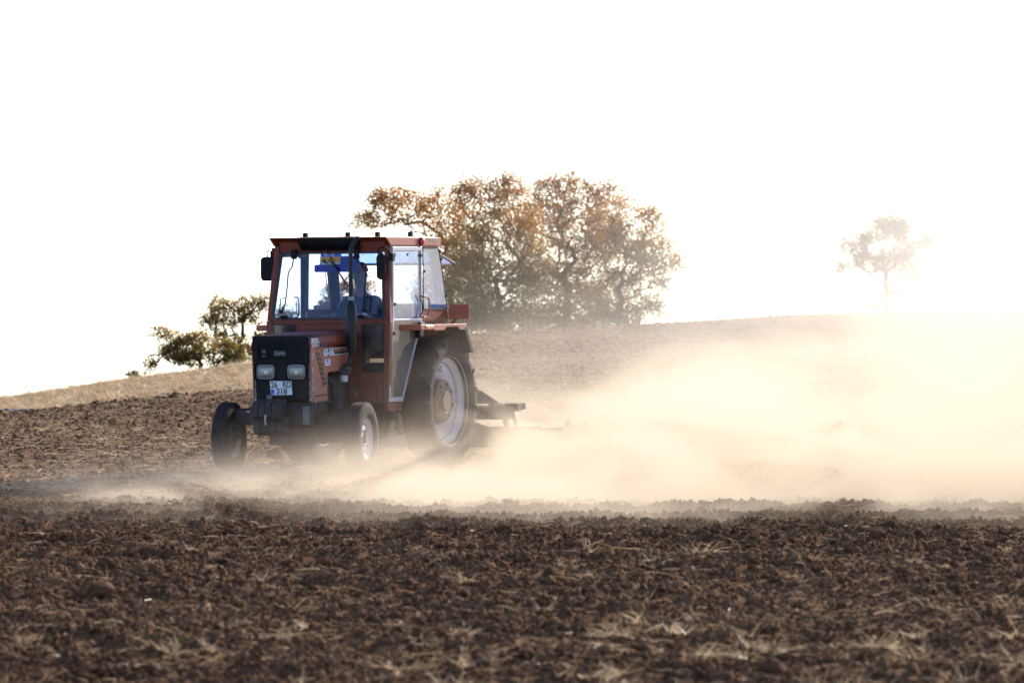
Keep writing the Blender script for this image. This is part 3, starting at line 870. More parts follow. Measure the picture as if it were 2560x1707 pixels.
# --- cab
zb, zt = 1.56, 2.33
ca = M(); cin = M()
for s_ in (1, -1):
    ca.bar((1.005, .632 * s_, zt), (1.105, .682 * s_, zb), .055, .062, (1, 0, 0))           # front post
    ca.bar((1.105, .682 * s_, zb), (1.135, .668 * s_, .70), .062, .07, (1, 0, 0))          # lower front post
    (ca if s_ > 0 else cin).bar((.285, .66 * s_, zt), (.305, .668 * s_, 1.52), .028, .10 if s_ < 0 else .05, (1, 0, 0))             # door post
    ca.bar((-.165, .645 * s_, zt), (-.375, .66 * s_, 1.52), .03, .04, (1, 0, 0))            # rear post
    ca.bar((.30, .665 * s_, 1.53), (-.36, .665 * s_, 1.53), .03, .04)
    ca.bar((1.02, .645 * s_, 2.325), (-.16, .645 * s_, 2.325), .045, .03)
    # quarter panel under the rear side window
    ca.prism([(x, .672 * s_, z) for x, z in ((.285, 1.668), (-.35, 1.668), (-.375, 1.50), (.285, 1.50))], (0, .008 * s_, 0))
    # sill
    ca.prism([(x, .63 * s_, z) for x, z in ((1.17, .715), (.84, .715), (.80, .62), (1.12, .62))], (0, .055 * s_, 0))
# header, belt, lower panels (front)
ca.hexa([(.985, -.62, 2.262), (1.015, -.62, 2.262), (1.015, .62, 2.262), (.985, .62, 2.262), (.975, -.60, 2.34), (1.03, -.60, 2.40), (1.03, .60, 2.40), (.975, .60, 2.34)])
ca.box(1.09, 1.125, -.66, .66, 1.525, 1.572)
ca.box(1.098, 1.120, -.36, .36, .70, 1.525)
ca.box(1.098, 1.120, .36, .66, .70, 1.03); ca.box(1.098, 1.120, -.66, -.36, .70, 1.03)
ca.box(1.095, 1.125, .340, .372, 1.03, 1.53); ca.box(1.095, 1.125, -.372, -.340, 1.03, 1.53)
ca.box(.12, 1.10, -.63, .63, .70, .735)
# rear wall
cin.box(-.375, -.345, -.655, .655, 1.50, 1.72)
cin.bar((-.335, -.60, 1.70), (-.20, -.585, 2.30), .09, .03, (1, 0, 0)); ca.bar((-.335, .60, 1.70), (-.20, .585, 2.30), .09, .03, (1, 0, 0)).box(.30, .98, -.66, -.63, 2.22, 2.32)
ca.box(-.22, -.16, -.64, .64, 2.27, 2.335)
cab = ca.build('cab_frame', RED, tr, .005)
cin.build('shaded_rear_frame', plain('post_shade_blue', (.008, .010, .020), .85), tr, .004)  # cab shade put into the colour of right posts and rear wall
M().box(-.15, .96, -.62, .62, 2.315, 2.331).build('roof_lining', plain('roof_cloth', (.03, .03, .04), .9), tr)
M().hexa([(1.122, -.52 + .7, .735), (1.19, .18, .735), (1.19, .55, .735), (1.122, .55, .735), (1.122, .18, .868), (1.19, .18, .868), (1.19, .55, .868), (1.122, .55, .868)]).build('battery_box', RED, tr, .006)
M().box(1.192, 1.198, .335, .345, .76, .82).build('box_latch', GREY, tr)
# roof
ro = M()
ro.prism([(x, -.655, z) for x, z in ((1.075, 2.40), (1.035, 2.425), (-.18, 2.42), (-.20, 2.335), (.98, 2.335), (1.0, 2.36))], (0, 1.31, 0))
roof = ro.build('cab_roof', RED, tr, .012)
for s_ in (1, -1):
    M().prism([(x, .655 * s_, z) for x, z in ((1.15, 2.418), (1.10, 2.39), (1.03, 2.335), (-.205, 2.328), (-.208, 2.412), (1.0, 2.42))], (0, .022 * s_, 0)).build('roof_side_fascia', REDL, roof, .005)
M().prism([(x, -.672, z) for x, z in ((1.15, 2.418), (1.08, 2.425), (1.02, 2.40), (1.09, 2.395))], (0, 1.344, 0)).build('roof_lip', RED, roof, .005)
for i in range(6):
    x = .055 - i * .032
    M().box(x, x + .008, .677, .681, 2.375 - .0 * i, 2.398).build('roof_vent_slit', WHITE, roof)
for (x, y) in ((.95, -.33), (.95, .16), (.80, .43), (.1, .48)):
    M().box(x, x + .05, y - .022, y + .022, 2.42, 2.475).build('roof_bracket', BLK, roof, .004)
# air vent box on the roof front
vb = M().prism([(x, -.335, z) for x, z in ((1.085, 2.43), (1.15, 2.41), (1.135, 2.35), (1.075, 2.285), (1.02, 2.285), (1.02, 2.43))], (0, .66, 0)).build('air_intake_box', BLK, tr, .006)
for i in range(30):
    y = -.315 + i * .0212
    M().hexa([(1.078, y, 2.292), (1.082, y, 2.289), (1.082, y + .009, 2.289), (1.078, y + .009, 2.292), (1.135, y, 2.352), (1.145, y, 2.349), (1.145, y + .009, 2.349), (1.135, y + .009, 2.352)]).build('vent_fin', BLK, vb)
# beacon / side lamp
M().lathe([(0, .045), (.016, .044), (.03, .034), (.036, .018), (.038, 0)], (.30, .678, 2.372), 20).build('red_side_lamp', paint('red_lens', (.75, .06, .03), .2, dust=.15), tr)
M().lathe([(.040, .014), (.044, .012), (.044, 0), (.038, 0)], (.30, .677, 2.372), 20).build('lamp_ring', RUB, tr)

def inset(poly, d):
    c_ = np.mean(np.array(poly), 0)
    out = []
    for p in poly:
        v_ = np.array(p) - c_; L_ = np.linalg.norm(v_)
        out.append(tuple(c_ + v_ * (1 - d / L_ * 1.4)))
    return out
def round_poly(poly, r, n=4):
    out = []; N = len(poly)
    for i in range(N):
        a, b_, c_ = (Vector(poly[i - 1]), Vector(poly[i]), Vector(poly[(i + 1) % N]))
        p = b_ + (a - b_).normalized() * r; q2 = b_ + (c_ - b_).normalized() * r
        for k_ in range(n + 1):
            t = k_ / n
            out.append(tuple(p * (1 - t) ** 2 + b_ * 2 * t * (1 - t) + q2 * t * t))
    return out
def window(name, poly, mat, parent, seal=.022, r=.04, ext=(.012, 0, 0), sealmat=None):
    P1 = round_poly(poly, r); P2 = round_poly(inset(poly, seal), r * .8)
    g = M().prism(P2, tuple(np.array(ext) * .3)).build(name, mat, parent)
    M().ring(P1, P2, ext).build('seal', sealmat or RUBS, g)
    return g
# windscreen
ws = [(1.128, -.655, 1.572), (1.128, .655, 1.572), (1.018, .598, 2.268), (1.018, -.598, 2.268)]
wso = window('windscreen', ws, GW, tr, .026, .06, (.012, 0, .002))
# front footwell windows
for s_ in (1, -1):
    fw = [(1.122, .372 * s_, 1.035), (1.122, .640 * s_, 1.035), (1.122, .640 * s_, 1.528), (1.122, .372 * s_, 1.528)]
    window('footwell_window', fw, GF, tr, .012, .02, (.006, 0, 0))
# doors
for s_ in (1, -1):
    yd = .684 * s_
    outer = [(1.03, yd, 2.318), (.310, yd, 2.318), (.325, yd, 1.56), (.82, yd, .715), (1.165, yd, .72), (1.05, yd, 1.56)]
    inner = [(.995, yd, 2.278), (.345, yd, 2.278), (.355, yd, 1.57), (.825, yd, .765), (1.125, yd, .765), (1.015, yd, 1.56)]
    dr = M().ring(outer, inner, (0, .018 * s_, 0)).bar((1.03, yd + .009 * s_, 1.56), (.34, yd + .009 * s_, 1.56), .018, .022)
    do = dr.build('cab_door', ALU if s_ > 0 else RED, tr, .004)
    M().prism([(.995, yd + .004 * s_, 2.278), (.345, yd + .004 * s_, 2.278), (.355, yd + .004 * s_, 1.57), (1.015, yd + .004 * s_, 1.57)], (0, .004 * s_, 0)).build('door_glass', GS if s_ > 0 else GR, do)
    M().prism([(.350, yd + .004 * s_, 1.55), (.830, yd + .004 * s_, .765), (1.120, yd + .004 * s_, .765), (1.015, yd + .004 * s_, 1.55)], (0, .004 * s_, 0)).build('lower_door_glass', GB, do)
    yo = yd + .018 * s_
    for (x, z) in ((1.0, 2.235), (.345, 2.225), (1.0, 1.725), (1.035, 1.42)):
        M().lathe([(0, .014 * s_), (.016, .012 * s_), (.019, 0)], (x, yo, z), 12).build('glass_clamp', RUBS, do)
    M().lathe([(0, .010 * s_), (.012, .008 * s_), (.015, 0)], (.66, yd + .008 * s_, 2.235), 12).build('glass_knob', RUBS, do)
    hd = [(.40, yo, 1.80), (.40, yo + .05 * s_, 1.80), (.30, yo + .055 * s_, 1.79), (.27, yo + .055 * s_, 1.74), (.275, yo + .055 * s_, 1.64), (.32, yo + .055 * s_, 1.59), (.40, yo + .05 * s_, 1.582), (.405, yo, 1.582)]
    M().tube(hd, .009, 8).build('grab_handle', paint('handle_red', (.30, .06, .05), .4, dust=.3), do)
    M().tube([(.375, yo, 1.78), (.39, yo + .03 * s_, 1.75), (.39, yo + .03 * s_, 1.63), (.375, yo, 1.60)], .006, 8).build('inner_handle', BLK, do)
    # latch with its pale insert on the slanted rear edge
    lt = M().prism([(x, yo, z) for x, z in ((.47, 1.53), (.36, 1.53), (.345, 1.49), (.40, 1.37), (.455, 1.355), (.52, 1.375))], (0, .05 * s_, 0)).build('door_latch', BLK, do, .012)
    M().prism([(x, yo + .05 * s_, z) for x, z in ((.47, 1.475), (.395, 1.475), (.43, 1.385), (.49, 1.395))], (0, .004 * s_, 0)).build('latch_insert', GREY, lt)
    M().box(1.125, 1.155, yo - .01, yo + .012, .78, .81).build('lower_hinge', ALU, do, .003)
    # rear side windows
    qw = [(.255, .680 * s_, 1.66), (-.352, .680 * s_, 1.656), (-.148, .680 * s_, 2.305), (.262, .680 * s_, 2.305)]
    qo = window('rear_side_window', qw, GS if s_ > 0 else GR, tr, .010, .03, (0, .008 * s_, 0), paint('seal_brown', (.05, .03, .025), .5, dust=.2))
    for (x, z) in ((-.165, 2.27), (-.20, 2.19), (.235, 2.06), (-.315, 1.80)):
        M().lathe([(0, .012 * s_), (.014, .010 * s_), (.017, 0)], (x, .688 * s_, z), 12).build('glass_clamp', RUBS, qo)
    for x in (.14, .05):
        M().box(x, x + .012, .680 * s_ - .002, .680 * s_ + .002, 1.60, 1.62).build('drain_hole', BLACKP, tr)
# raised rear window hatch
M().ring([(-.20, .60, 2.275), (-.20, -.60, 2.275), (-.74, -.60, 2.135), (-.74, .60, 2.135)], [(-.225, .575, 2.268), (-.225, -.575, 2.268), (-.715, -.575, 2.141), (-.715, .575, 2.141)], (0, 0, .014)).build('rear_hatch_frame', paint('hatch_frame', (.30, .24, .22), .4, dust=.3), tr, .003)
hg = M().prism([(-.225, .575, 2.268), (-.225, -.575, 2.268), (-.715, -.575, 2.141), (-.715, .575, 2.141)], (0, 0, .004)).build('rear_hatch_glass', GS, tr)
M().prism([(-.21, .575, 2.262), (-.26, .575, 2.13), (-.72, .575, 2.13), (-.735, .575, 2.137)], (0, .004, 0)).build('hatch_side_glass', GS, hg)
M().bar((-.25, .577, 2.128), (-.74, .577, 2.130), .012, .012).bar((-.74, .59, 2.13), (-.74, -.59, 2.13), .014, .014).build('hatch_lower_rail', RED, hg)
for s_ in (.5, -.5):
    M().tube([(-.30, s_, 1.95), (-.62, s_, 2.16)], .007, 6).build('hatch_strut', BLK, hg)
# blue sun visor and sticker inside the windscreen
vis = M().prism([(.985, y, z) for y, z in ((-.225, 2.07), (-.215, 2.062), (.27, 2.058), (.28, 2.07), (.28, 2.215), (.268, 2.225), (.05, 2.225), (.04, 2.14), (-.20, 2.14), (-.225, 2.13))], (.004, 0, 0))
def visor_mat():
    m, nt, out = newmat('blue_visor'); b = NB(nt)
    n = b.noise(b.n('ShaderNodeTexCoord').outputs['Object'], 3, 2)
    col = b.mix(n, C4((.012, .012, .30)), C4((.03, .015, .62)))
    t = b.n('ShaderNodeBsdfTranslucent'); b.put(t.inputs[0], col)
    tp = b.n('ShaderNodeBsdfTransparent'); tp.inputs[0].default_value = (.03, .02, .35, 1)
    p = b.n('ShaderNodeBsdfPrincipled'); b.put(p.inputs['Base Color'], col)
    a = b.n('ShaderNodeMixShader'); a.inputs[0].default_value = .5
    c = b.n('ShaderNodeMixShader'); c.inputs[0].default_value = .45
    nt.links.new(t.outputs[0], a.inputs[1]); nt.links.new(p.outputs[0], a.inputs[2])
    nt.links.new(a.outputs[0], c.inputs[1]); nt.links.new(tp.outputs[0], c.inputs[2]); nt.links.new(c.outputs[0], out.inputs[0])
    return m
vo = vis.build('sun_visor', visor_mat(), tr)
sk = M().prism([(1.040 - .155 * (z - 2.13), y, z) for y, z in ((-.140, 2.140), (.098, 2.140), (.104, 2.258), (-.134, 2.258))], (.003, 0, 0)).build('windscreen_sticker', plain('sticker_cream', (.62, .56, .42), .5), tr)
M().prism([(1.045 - .155 * (z - 2.13), y, z) for y, z in ((-.132, 2.222), (.096, 2.222), (.098, 2.252), (-.129, 2.252))], (.002, 0, 0)).build('sticker_blue_band', BLUEP, sk)
M().prism([(1.045 - .155 * (z - 2.13), y, z) for y, z in ((-.128, 2.185), (-.07, 2.165), (.02, 2.163), (.06, 2.175), (.092, 2.160), (.096, 2.218), (-.132, 2.218))], (.002, 0, 0)).build('sticker_orange_field', plain('sticker_orange', (.62, .27, .03), .5), sk)
M().prism([(1.047 - .155 * (z - 2.13), y, z) for y, z in ((-.118, 2.176), (-.07, 2.150), (-.03, 2.147), (-.06, 2.172), (-.08, 2.20), (-.10, 2.19))], (.002, 0, 0)).build('sticker_dark_figure', BLACKP, sk)
txt('TURC', .038, (1.032, -.03, 2.236), 0, WHITE, sk, sx=1.25, xdir=(0, 1, 0), ydir=(-.155, 0, 1), bold=.001)
# wipers and window furniture
def wsx(z): return 1.150 - .158 * (z - 1.572)
def wp(y, z, off=0): return (wsx(z) + off, y, z)
M().box(1.04, 1.09, -.445, -.395, 2.20, 2.30).build('wiper_motor', BLK, tr, .006)
M().tube([wp(-.42, 2.22, .02), wp(-.435, 2.12, .02), wp(-.475, 2.06, .02), wp(-.483, 1.85, .015), wp(-.49, 1.74, .015), wp(-.525, 1.665, .01)], .008, 8).build('wiper_arm', BLK, tr)
M().lathe([(0, .02), (.016, .015), (.02, 0), (.012, -.012)], (wsx(1.66) + .01, -.528, 1.655), 12, 'x').build('arm_knob', BLK, tr)
M().box(1.04, 1.09, .225 + .05, .275 + .05, 2.19, 2.30).build('wiper_motor', BLK, tr, .006)
M().tube([wp(.30, 2.21, .02), wp(.42, 2.06, .02), wp(.415, 1.86, .015), wp(.41, 1.68, .01)], .008, 8).build('wiper_arm', BLK, tr)
M().lathe([(0, .02), (.016, .015), (.02, 0), (.012, -.012)], (wsx(1.67) + .01, .41, 1.665), 12, 'x').build('arm_knob', BLK, tr)
M().tube([wp(-.035, 2.275, .02), wp(.11, 2.05, .015), wp(.19, 1.93, .012)], [.006, .007, .004], 8).build('wiper_arm', BLK, tr)
M().tube([wp(-.02, 2.19, .012), wp(.07, 2.10, .012), wp(.14, 2.02, .01), wp(.31, 1.80, .008)], .006, 6).build('wiper_blade', RUBS, tr)
for a, b_ in (((-.555, 1.795), (-.49, 1.80)), ((.425, 1.80), (.475, 1.80))):
    yv = a[0] if a[0] < 0 else b_[0]
    M().tube([wp(b_[0] if a[0] < 0 else a[0], b_[1]), wp(yv, a[1]), wp(yv - .005, 1.62), wp(yv + (-.06 if a[0] < 0 else .08), 1.62)], .006, 6).build('window_latch', BLK, tr)
for y in (-.50, .395):
    M().tube([wp(y - .035, 1.60, .008), wp(y + .035, 1.60, .008)], .016, 8).build('window_catch', BLK, tr)
# mirrors
for (y0, y1, z0, z1, xm, s_) in ((-.815, -.665, 1.975, 2.228, 1.045, -1), (.565, .665, 1.98, 2.245, 1.075 + .06, 1)):
    mi = M().prism(rr(y0, y1, z0, z1, .045, xm - .03, 5), (.055, 0, 0)).build('side_mirror', BLK, tr, .014)
    M().prism(rr(y0 + .012, y1 - .012, z0 + .012, z1 - .012, .035, xm - .034, 5), (.004, 0, 0)).build('mirror_glass', paint('mirror', (.6, .62, .65), .08, metal=.9, dust=.2), mi)
    if s_ < 0:
        M().tube([(xm, -.74, 2.22), (xm, -.745, 2.27), (xm, -.72, 2.30), (xm, -.70, 2.285), (xm, -.70, 2.21), (xm - .02, -.645, 2.19)], .008, 8).build('mirror_arm', BLK, mi)
    else:
        M().tube([(xm, .585, 2.22), (xm, .585, 2.285), (xm, .605, 2.31), (xm, .65, 2.31), (xm - .03, .69, 2.28), (xm - .05, .70, 2.20)], .009, 8).build('mirror_arm', BLK, mi)
        M().box(1.03, 1.09, .675, .725, 2.17, 2.25).build('mirror_bracket', BLK, mi, .006)
# red reflector plate behind the fender
for s_ in (1, -1):
    M().box(-.41, -.395, .675 * s_ if s_ > 0 else -.91, .91 if s_ > 0 else -.675, 1.553, 1.708).build('rear_marker_plate', paint('marker_red', (.50, .10, .055), .5, dust=.25), tr, .004)
    M().bar((-.40, .76 * s_, 1.56), (-.34, .74 * s_, 1.50), .03, .012, (1, 0, 0)).build('marker_stem', RED, tr)
# step
M().tube([(.98, .66, .66), (.93, .70, .40), (.90, .71, .385), (.55, .71, .385)], .016, 8).build('step_bar', IRON, tr)
M().box(.60, .90, .66, .76, .372, .384).build('step_tread', IRON, tr, .002)
M().tube([(.80, .62, .66), (.78, .62, .42)], .02, 8).box(.74, .84, .60, .65, .43, .47).build('step_bracket', IRON, tr)
# exhaust
ex = M().tube([(1.50, .36, 1.08), (1.48, .405, 1.12), (1.46, .42, 1.22)], .030, 14).tube([(1.46, .42, 1.20), (1.46, .42, 1.265), (1.46, .42, 1.30), (1.46, .42, 1.70), (1.46, .42, 1.745), (1.46, .42, 1.76)], [.030, .045, .056, .056, .034, .026], 12)
ex.tube([(1.46, .42, 1.74), (1.455, .42, 2.24), (1.455, .424, 2.30), (1.445, .435, 2.34), (1.42, .455, 2.385), (1.39, .475, 2.415)], [.024, .022, .022, .022, .022, .023], 14, caps=False)
exo = ex.build('exhaust_stack', paint('exhaust_black', (.008, .008, .010), .45, dust=.06, spec=.35), tr)
M().lathe([(.030, -.02), (.034, -.015), (.034, .015), (.030, .02)], (1.457, .42, 1.79), 16, 'z').build('pipe_clamp', GREY, exo)
# inside of the cab
M().box(.86, 1.06, -.50, .50, 1.36, 1.55).box(.95, 1.05, -.3, .3, 1.0, 1.4).build('dashboard', DARKIN, tr, .02)
sw = M(); cth = Vector((.72, 0, 1.62))
ring = []
for i in range(33):
    t = 2 * math.pi * i / 32; ring.append(cth + Vector((.19 * math.cos(t) * .9, .19 * math.sin(t), -.19 * math.cos(t) * .28 + .0)))
sw.tube(ring, .012, 8, caps=False).tube([cth, cth + Vector((.16, 0, -.28))], .022)
for a in (0, 2.1, 4.2): sw.tube([cth, cth + Vector((.17 * math.cos(a), .19 * math.sin(a), -.05 * math.cos(a)))], .008, 6)
sw.build('steering_wheel', BLK, tr)
M().box(.12, .52, -.22, .22, 1.22, 1.34).hexa([(.06, -.21, 1.30), (.16, -.21, 1.30), (.16, .21, 1.30), (.06, .21, 1.30), (-.02, -.18, 1.72), (.06, -.18, 1.72), (.06, .18, 1.72), (-.02, .18, 1.72)]).build('driver_seat', DARKIN, tr, .03)
M().tube([(.75, .25, .75), (.7, .27, 1.4)], .012, 6).tube([(.6, -.3, .75), (.62, -.28, 1.3)], .012, 6).build('control_lever', BLK, tr)
M().box(-.05, .25, .32, .58, 1.50, 1.60).box(-.05, .25, -.58, -.32, 1.50, 1.60).build('inner_arch_cover', DARKIN, tr, .02)
M().box(.85, 1.05, .28, .55, .74, 1.12).build('pedal_housing', DARKIN, tr, .02)
# three point linkage
lk = M()
for s_ in (1, -1):
    lk.bar((-.15, .32 * s_, .42), (-1.15, .40 * s_, .44), .04, .05)
    lk.tube([(-.25, .36 * s_, 1.02), (-.75, .38 * s_, .46)], .018, 8)
    lk.bar((-.1, .22 * s_, 1.0), (-.30, .37 * s_, 1.02), .05, .05)
lk.tube([(-.30, 0, .92), (-1.18, 0, .74)], .022, 10)
lk.build('three_point_linkage', IRON, tr, .003)

# ------------------------------------------------------------------ driver
dv = empty('person', label='driver in a blue jacket and red cap seated inside the tractor cab', cat='person')
dv.matrix_world = TM @ Matrix.Translation((.30, .01, 1.34))
def skin_body(name, joints, edges, mat, parent, sub=2):
    me = bpy.data.meshes.new(name)
    me.from_pydata([j[:3] for j in joints], edges, [])
    o = link(name, me, mat, parent)
    sm = o.modifiers.new('skin', 'SKIN'); sm.use_smooth_shade = True
    sd = me.skin_vertices[0].data if me.skin_vertices else None
    if sd is None:
        me.attributes  # skin layer is created with the modifier through bmesh below
    import bmesh
    b = bmesh.new(); b.from_mesh(me); lay = b.verts.layers.skin.verify(); b.verts.ensure_lookup_table()
    for v, j in zip(b.verts, joints):
        v[lay].radius = (j[3], j[4] if len(j) > 4 else j[3]); v[lay].use_root = False
    b.verts[0][lay].use_root = True
    b.to_mesh(me); b.free()
    ss = o.modifiers.new('sub', 'SUBSURF'); ss.levels = sub; ss.render_levels = sub
    return o
SKIN = plain('skin', (.30, .14, .09), .55)
JAC = plain('blue_jacket', (.010, .013, .022), .85)
TRO = plain('dark_trousers', (.03, .03, .035), .85)
# pelvis at the origin of the empty; forward +x, left +y; he leans and looks down to his right
J = [(0, 0, 0, .13, .15), (.01, 0, .20, .12, .14), (.03, .0, .36, .10, .12), (.045, .0, .47, .08, .09), (.055, .0, .56, .052), (.075, .0, .63, .075, .07), (.09, .0, .70, .088, .075), (.085, .0, .765, .07, .06),
     (.03, .19, .43, .062), (.12, .25, .22, .050), (.33, .17, .27, .036), (.03, -.19, .43, .062), (.12, -.25, .22, .050), (.33, -.15, .27, .036),
     (.05, .10, -.01, .10), (.42, .16, .02, .085), (.46, .16, -.38, .055), (.05, -.10, -.01, .10), (.42, -.16, .02, .085), (.46, -.16, -.38, .055), (.58, .16, -.43, .04), (.58, -.16, -.43, .04)]
E_ = [(0, 1), (1, 2), (2, 3), (3, 4), (4, 5), (5, 6), (6, 7), (2, 8), (8, 9), (9, 10), (2, 11), (11, 12), (12, 13), (0, 14), (14, 15), (15, 16), (0, 17), (17, 18), (18, 19), (16, 20), (19, 21)]
body = skin_body('body', J, E_, SKIN, dv)
# jacket over torso and arms
JJ = [(0, 0, .02, .15, .17), (.01, 0, .20, .14, .165), (.03, 0, .36, .12, .14), (.045, 0, .475, .062, .07), (.03, .175, .40, .078), (.12, .25, .22, .066), (.29, .185, .265, .050), (.03, -.175, .40, .078), (.12, -.25, .22, .066), (.29, -.17, .265, .050)]
skin_body('jacket', JJ, [(0, 1), (1, 2), (2, 3), (2, 4), (4, 5), (5, 6), (2, 7), (7, 8), (8, 9)], JAC, dv)
JT = [(0, 0, .0, .155, .175), (.06, .10, -.01, .115), (.42, .16, .02, .10), (.455, .16, -.34, .075), (.06, -.10, -.01, .115), (.42, -.16, .02, .10), (.455, -.16, -.34, .075)]
skin_body('trousers', JT, [(0, 1), (1, 2), (2, 3), (0, 4), (4, 5), (5, 6)], TRO, dv)
# nose, ears, eyes, mouth
M().prism([(.165, -.012, .70), (.165, .012, .70), (.192, .008, .668), (.192, -.008, .668)], (-.01, 0, -.008)).build('nose', SKIN, dv, .004)
for s_ in (1, -1):
    M().prism(rr(-.014, .014, .655, .715, .012, 0), (.01, 0, 0))
    M().hexa([(.065, .066 * s_, .66), (.095, .066 * s_, .66), (.095, .08 * s_, .665), (.065, .083 * s_, .665), (.06, .066 * s_, .715), (.09, .066 * s_, .715), (.09, .08 * s_, .712), (.06, .085 * s_, .712)]).build('ear', SKIN, dv, .005)
    M().lathe([(0, .008), (.008, .005), (.010, 0)], (.160, .030 * s_, .712), 10, 'x').build('eye', DARKIN, dv)
M().box(.158, .168, -.022, .022, .644, .650).build('mouth', plain('lips', (.2, .07, .05), .5), dv, .002)
# hands: palm and five fingers curled round the wheel rim
for s_, (hx, hy, hz) in ((1, (.345, .165, .27)), (-1, (.345, -.145, .27))):
    hnd = M().hexa([(hx, hy - .036, hz - .012), (hx + .08, hy - .04, hz - .002), (hx + .08, hy + .04, hz - .002), (hx, hy + .036, hz - .012), (hx, hy - .03, hz + .014), (hx + .08, hy - .036, hz + .022), (hx + .08, hy + .036, hz + .022), (hx, hy + .03, hz + .014)])
    for k_, (yy, L_) in enumerate(((-.030, .062), (-.010, .072), (.010, .069), (.030, .054))):
        p0 = Vector((hx + .075, hy + yy * s_, hz + .010))
        hnd.tube([p0, p0 + Vector((L_ * .45, 0, -.004)), p0 + Vector((L_ * .62, 0, -.03)), p0 + Vector((L_ * .40, 0, -.05))], [.009, .0085, .008, .007], 8)
    hnd.tube([(hx + .02, hy - .036 * s_, hz), (hx + .05, hy - .062 * s_, hz - .01), (hx + .085, hy - .06 * s_, hz - .03)], [.012, .010, .008], 8)
    hnd.build('hand', SKIN, dv, .004)
cp = M().lathe([(0, .105), (.04, .10), (.072, .075), (.088, .035), (.09, 0)], (.082, 0, .722), 24, 'z')
cp.prism([(.15, -.06, .735), (.225, -.035, .722), (.235, 0, .72), (.225, .035, .722), (.15, .06, .735)], (0, 0, .008))
cp.build('cap', plain('cap_red', (.34, .07, .03), .8), dv)

# ------------------------------------------------------------------ cultivator
cu = empty('cultivator', label='dusty steel cultivator frame working the soil behind the tractor', cat='cultivator')
cu.matrix_world = TM
fr = M().bar((-1.25, -.95, .56), (-1.25, 1.02, .56), .10, .10, (0, 0, 1)).bar((-1.75, -.95, .56), (-1.75, .80, .56), .10, .10).bar((-1.2, .80, .60), (-1.8, .76, .60), .08, .08).bar((-1.2, -.9, .60), (-1.8, -.9, .60), .08, .08)
fr.bar((-1.2, 1.02, .60), (-1.45, 1.04, .61), .10, .07).bar((-1.25, .95, .60), (-1.26, 1.10, .60), .12, .08)
fr.box(-1.31, -1.24, .55, 1.0, .47, .51).build('tool_bar', STEEL, cu, .006)
M().bar((-1.22, .30, .60), (-1.10, .10, .80), .05, .08).bar((-1.22, -.30, .60), (-1.10, -.10, .80), .05, .08).prism([(-1.20, .50, .64), (-1.20, .64, .80), (-1.20, .70, .78), (-1.20, .92, .64)], (.05, 0, 0)).bar((-1.16, -.10, .77), (-1.18, .66, .74), .04, .09).build('headstock', STEEL, cu, .005)
for i, (x, y) in enumerate(((-1.25, 1.0), (-1.25, .9), (-1.25, .4), (-1.25, -.1), (-1.25, -.6), (-1.75, .65), (-1.75, .15), (-1.75, -.35), (-1.75, -.85))):
    tn = M().tube([(x, y, .56), (x - .08, y, .50), (x - .13, y + .01, .38), (x - .08, y + .02, .20), (x + .02, y + .02, .06), (x + .05, y + .02, -.03)], [.022, .022, .021, .020, .018, .014], 8).build('tine', STEEL, cu)
    M().bar((x + .0, y + .02, .08), (x + .06, y + .02, -.05), .06, .012, (0, 1, 0)).build('share', STEEL, tn)
    M().box(x - .07, x + .07, y - .035, y + .035, .605, .63).build('tine_clamp', STEEL, tn, .003)
M().bar((-1.05, .46, .44), (-1.60, .95, .30), .05, .05).bar((-1.15, -.2, .415), (-1.15, .62, .415), .04, .05).bar((-1.15, .60, .44), (-1.35, 1.0, .27), .09, .03).build('brace', STEEL, cu, .004)
M().prism([(-1.95, 1.05, .15), (-1.95, 1.05, .36), (-1.95, 1.30, .365), (-1.95, 1.30, .29), (-1.95, 1.40, .28), (-1.95, 1.40, .15)], (.02, 0, 0)).prism([(-1.95, -1.0, .15), (-1.95, -1.0, .36), (-1.95, 1.05, .38), (-1.95, 1.05, .15)], (.02, 0, 0)).build('levelling_board', STEEL, cu, .003)

# ------------------------------------------------------------------ trees
def foliage_mat(name, stops, tl=.6):
    m, nt, out = newmat(name); b = NB(nt)
    a = b.n('ShaderNodeAttribute', attribute_name='tint').outputs['Fac']
    col = b.crgb(a, stops)
    d = b.n('ShaderNodeBsdfPrincipled'); b.put(d.inputs['Base Color'], col); d.inputs['Roughness'].default_value = .55
    t = b.n('ShaderNodeBsdfTranslucent'); b.put(t.inputs[0], col)
    mx = b.n('ShaderNodeMixShader'); mx.inputs[0].default_value = tl
    nt.links.new(d.outputs[0], mx.inputs[1]); nt.links.new(t.outputs[0], mx.inputs[2]); nt.links.new(mx.outputs[0], out.inputs[0])
    return m
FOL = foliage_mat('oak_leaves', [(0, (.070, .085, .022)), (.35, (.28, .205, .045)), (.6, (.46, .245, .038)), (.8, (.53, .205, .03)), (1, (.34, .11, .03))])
BARK = paint('bark', (.055, .042, .034), .9, dust=0)

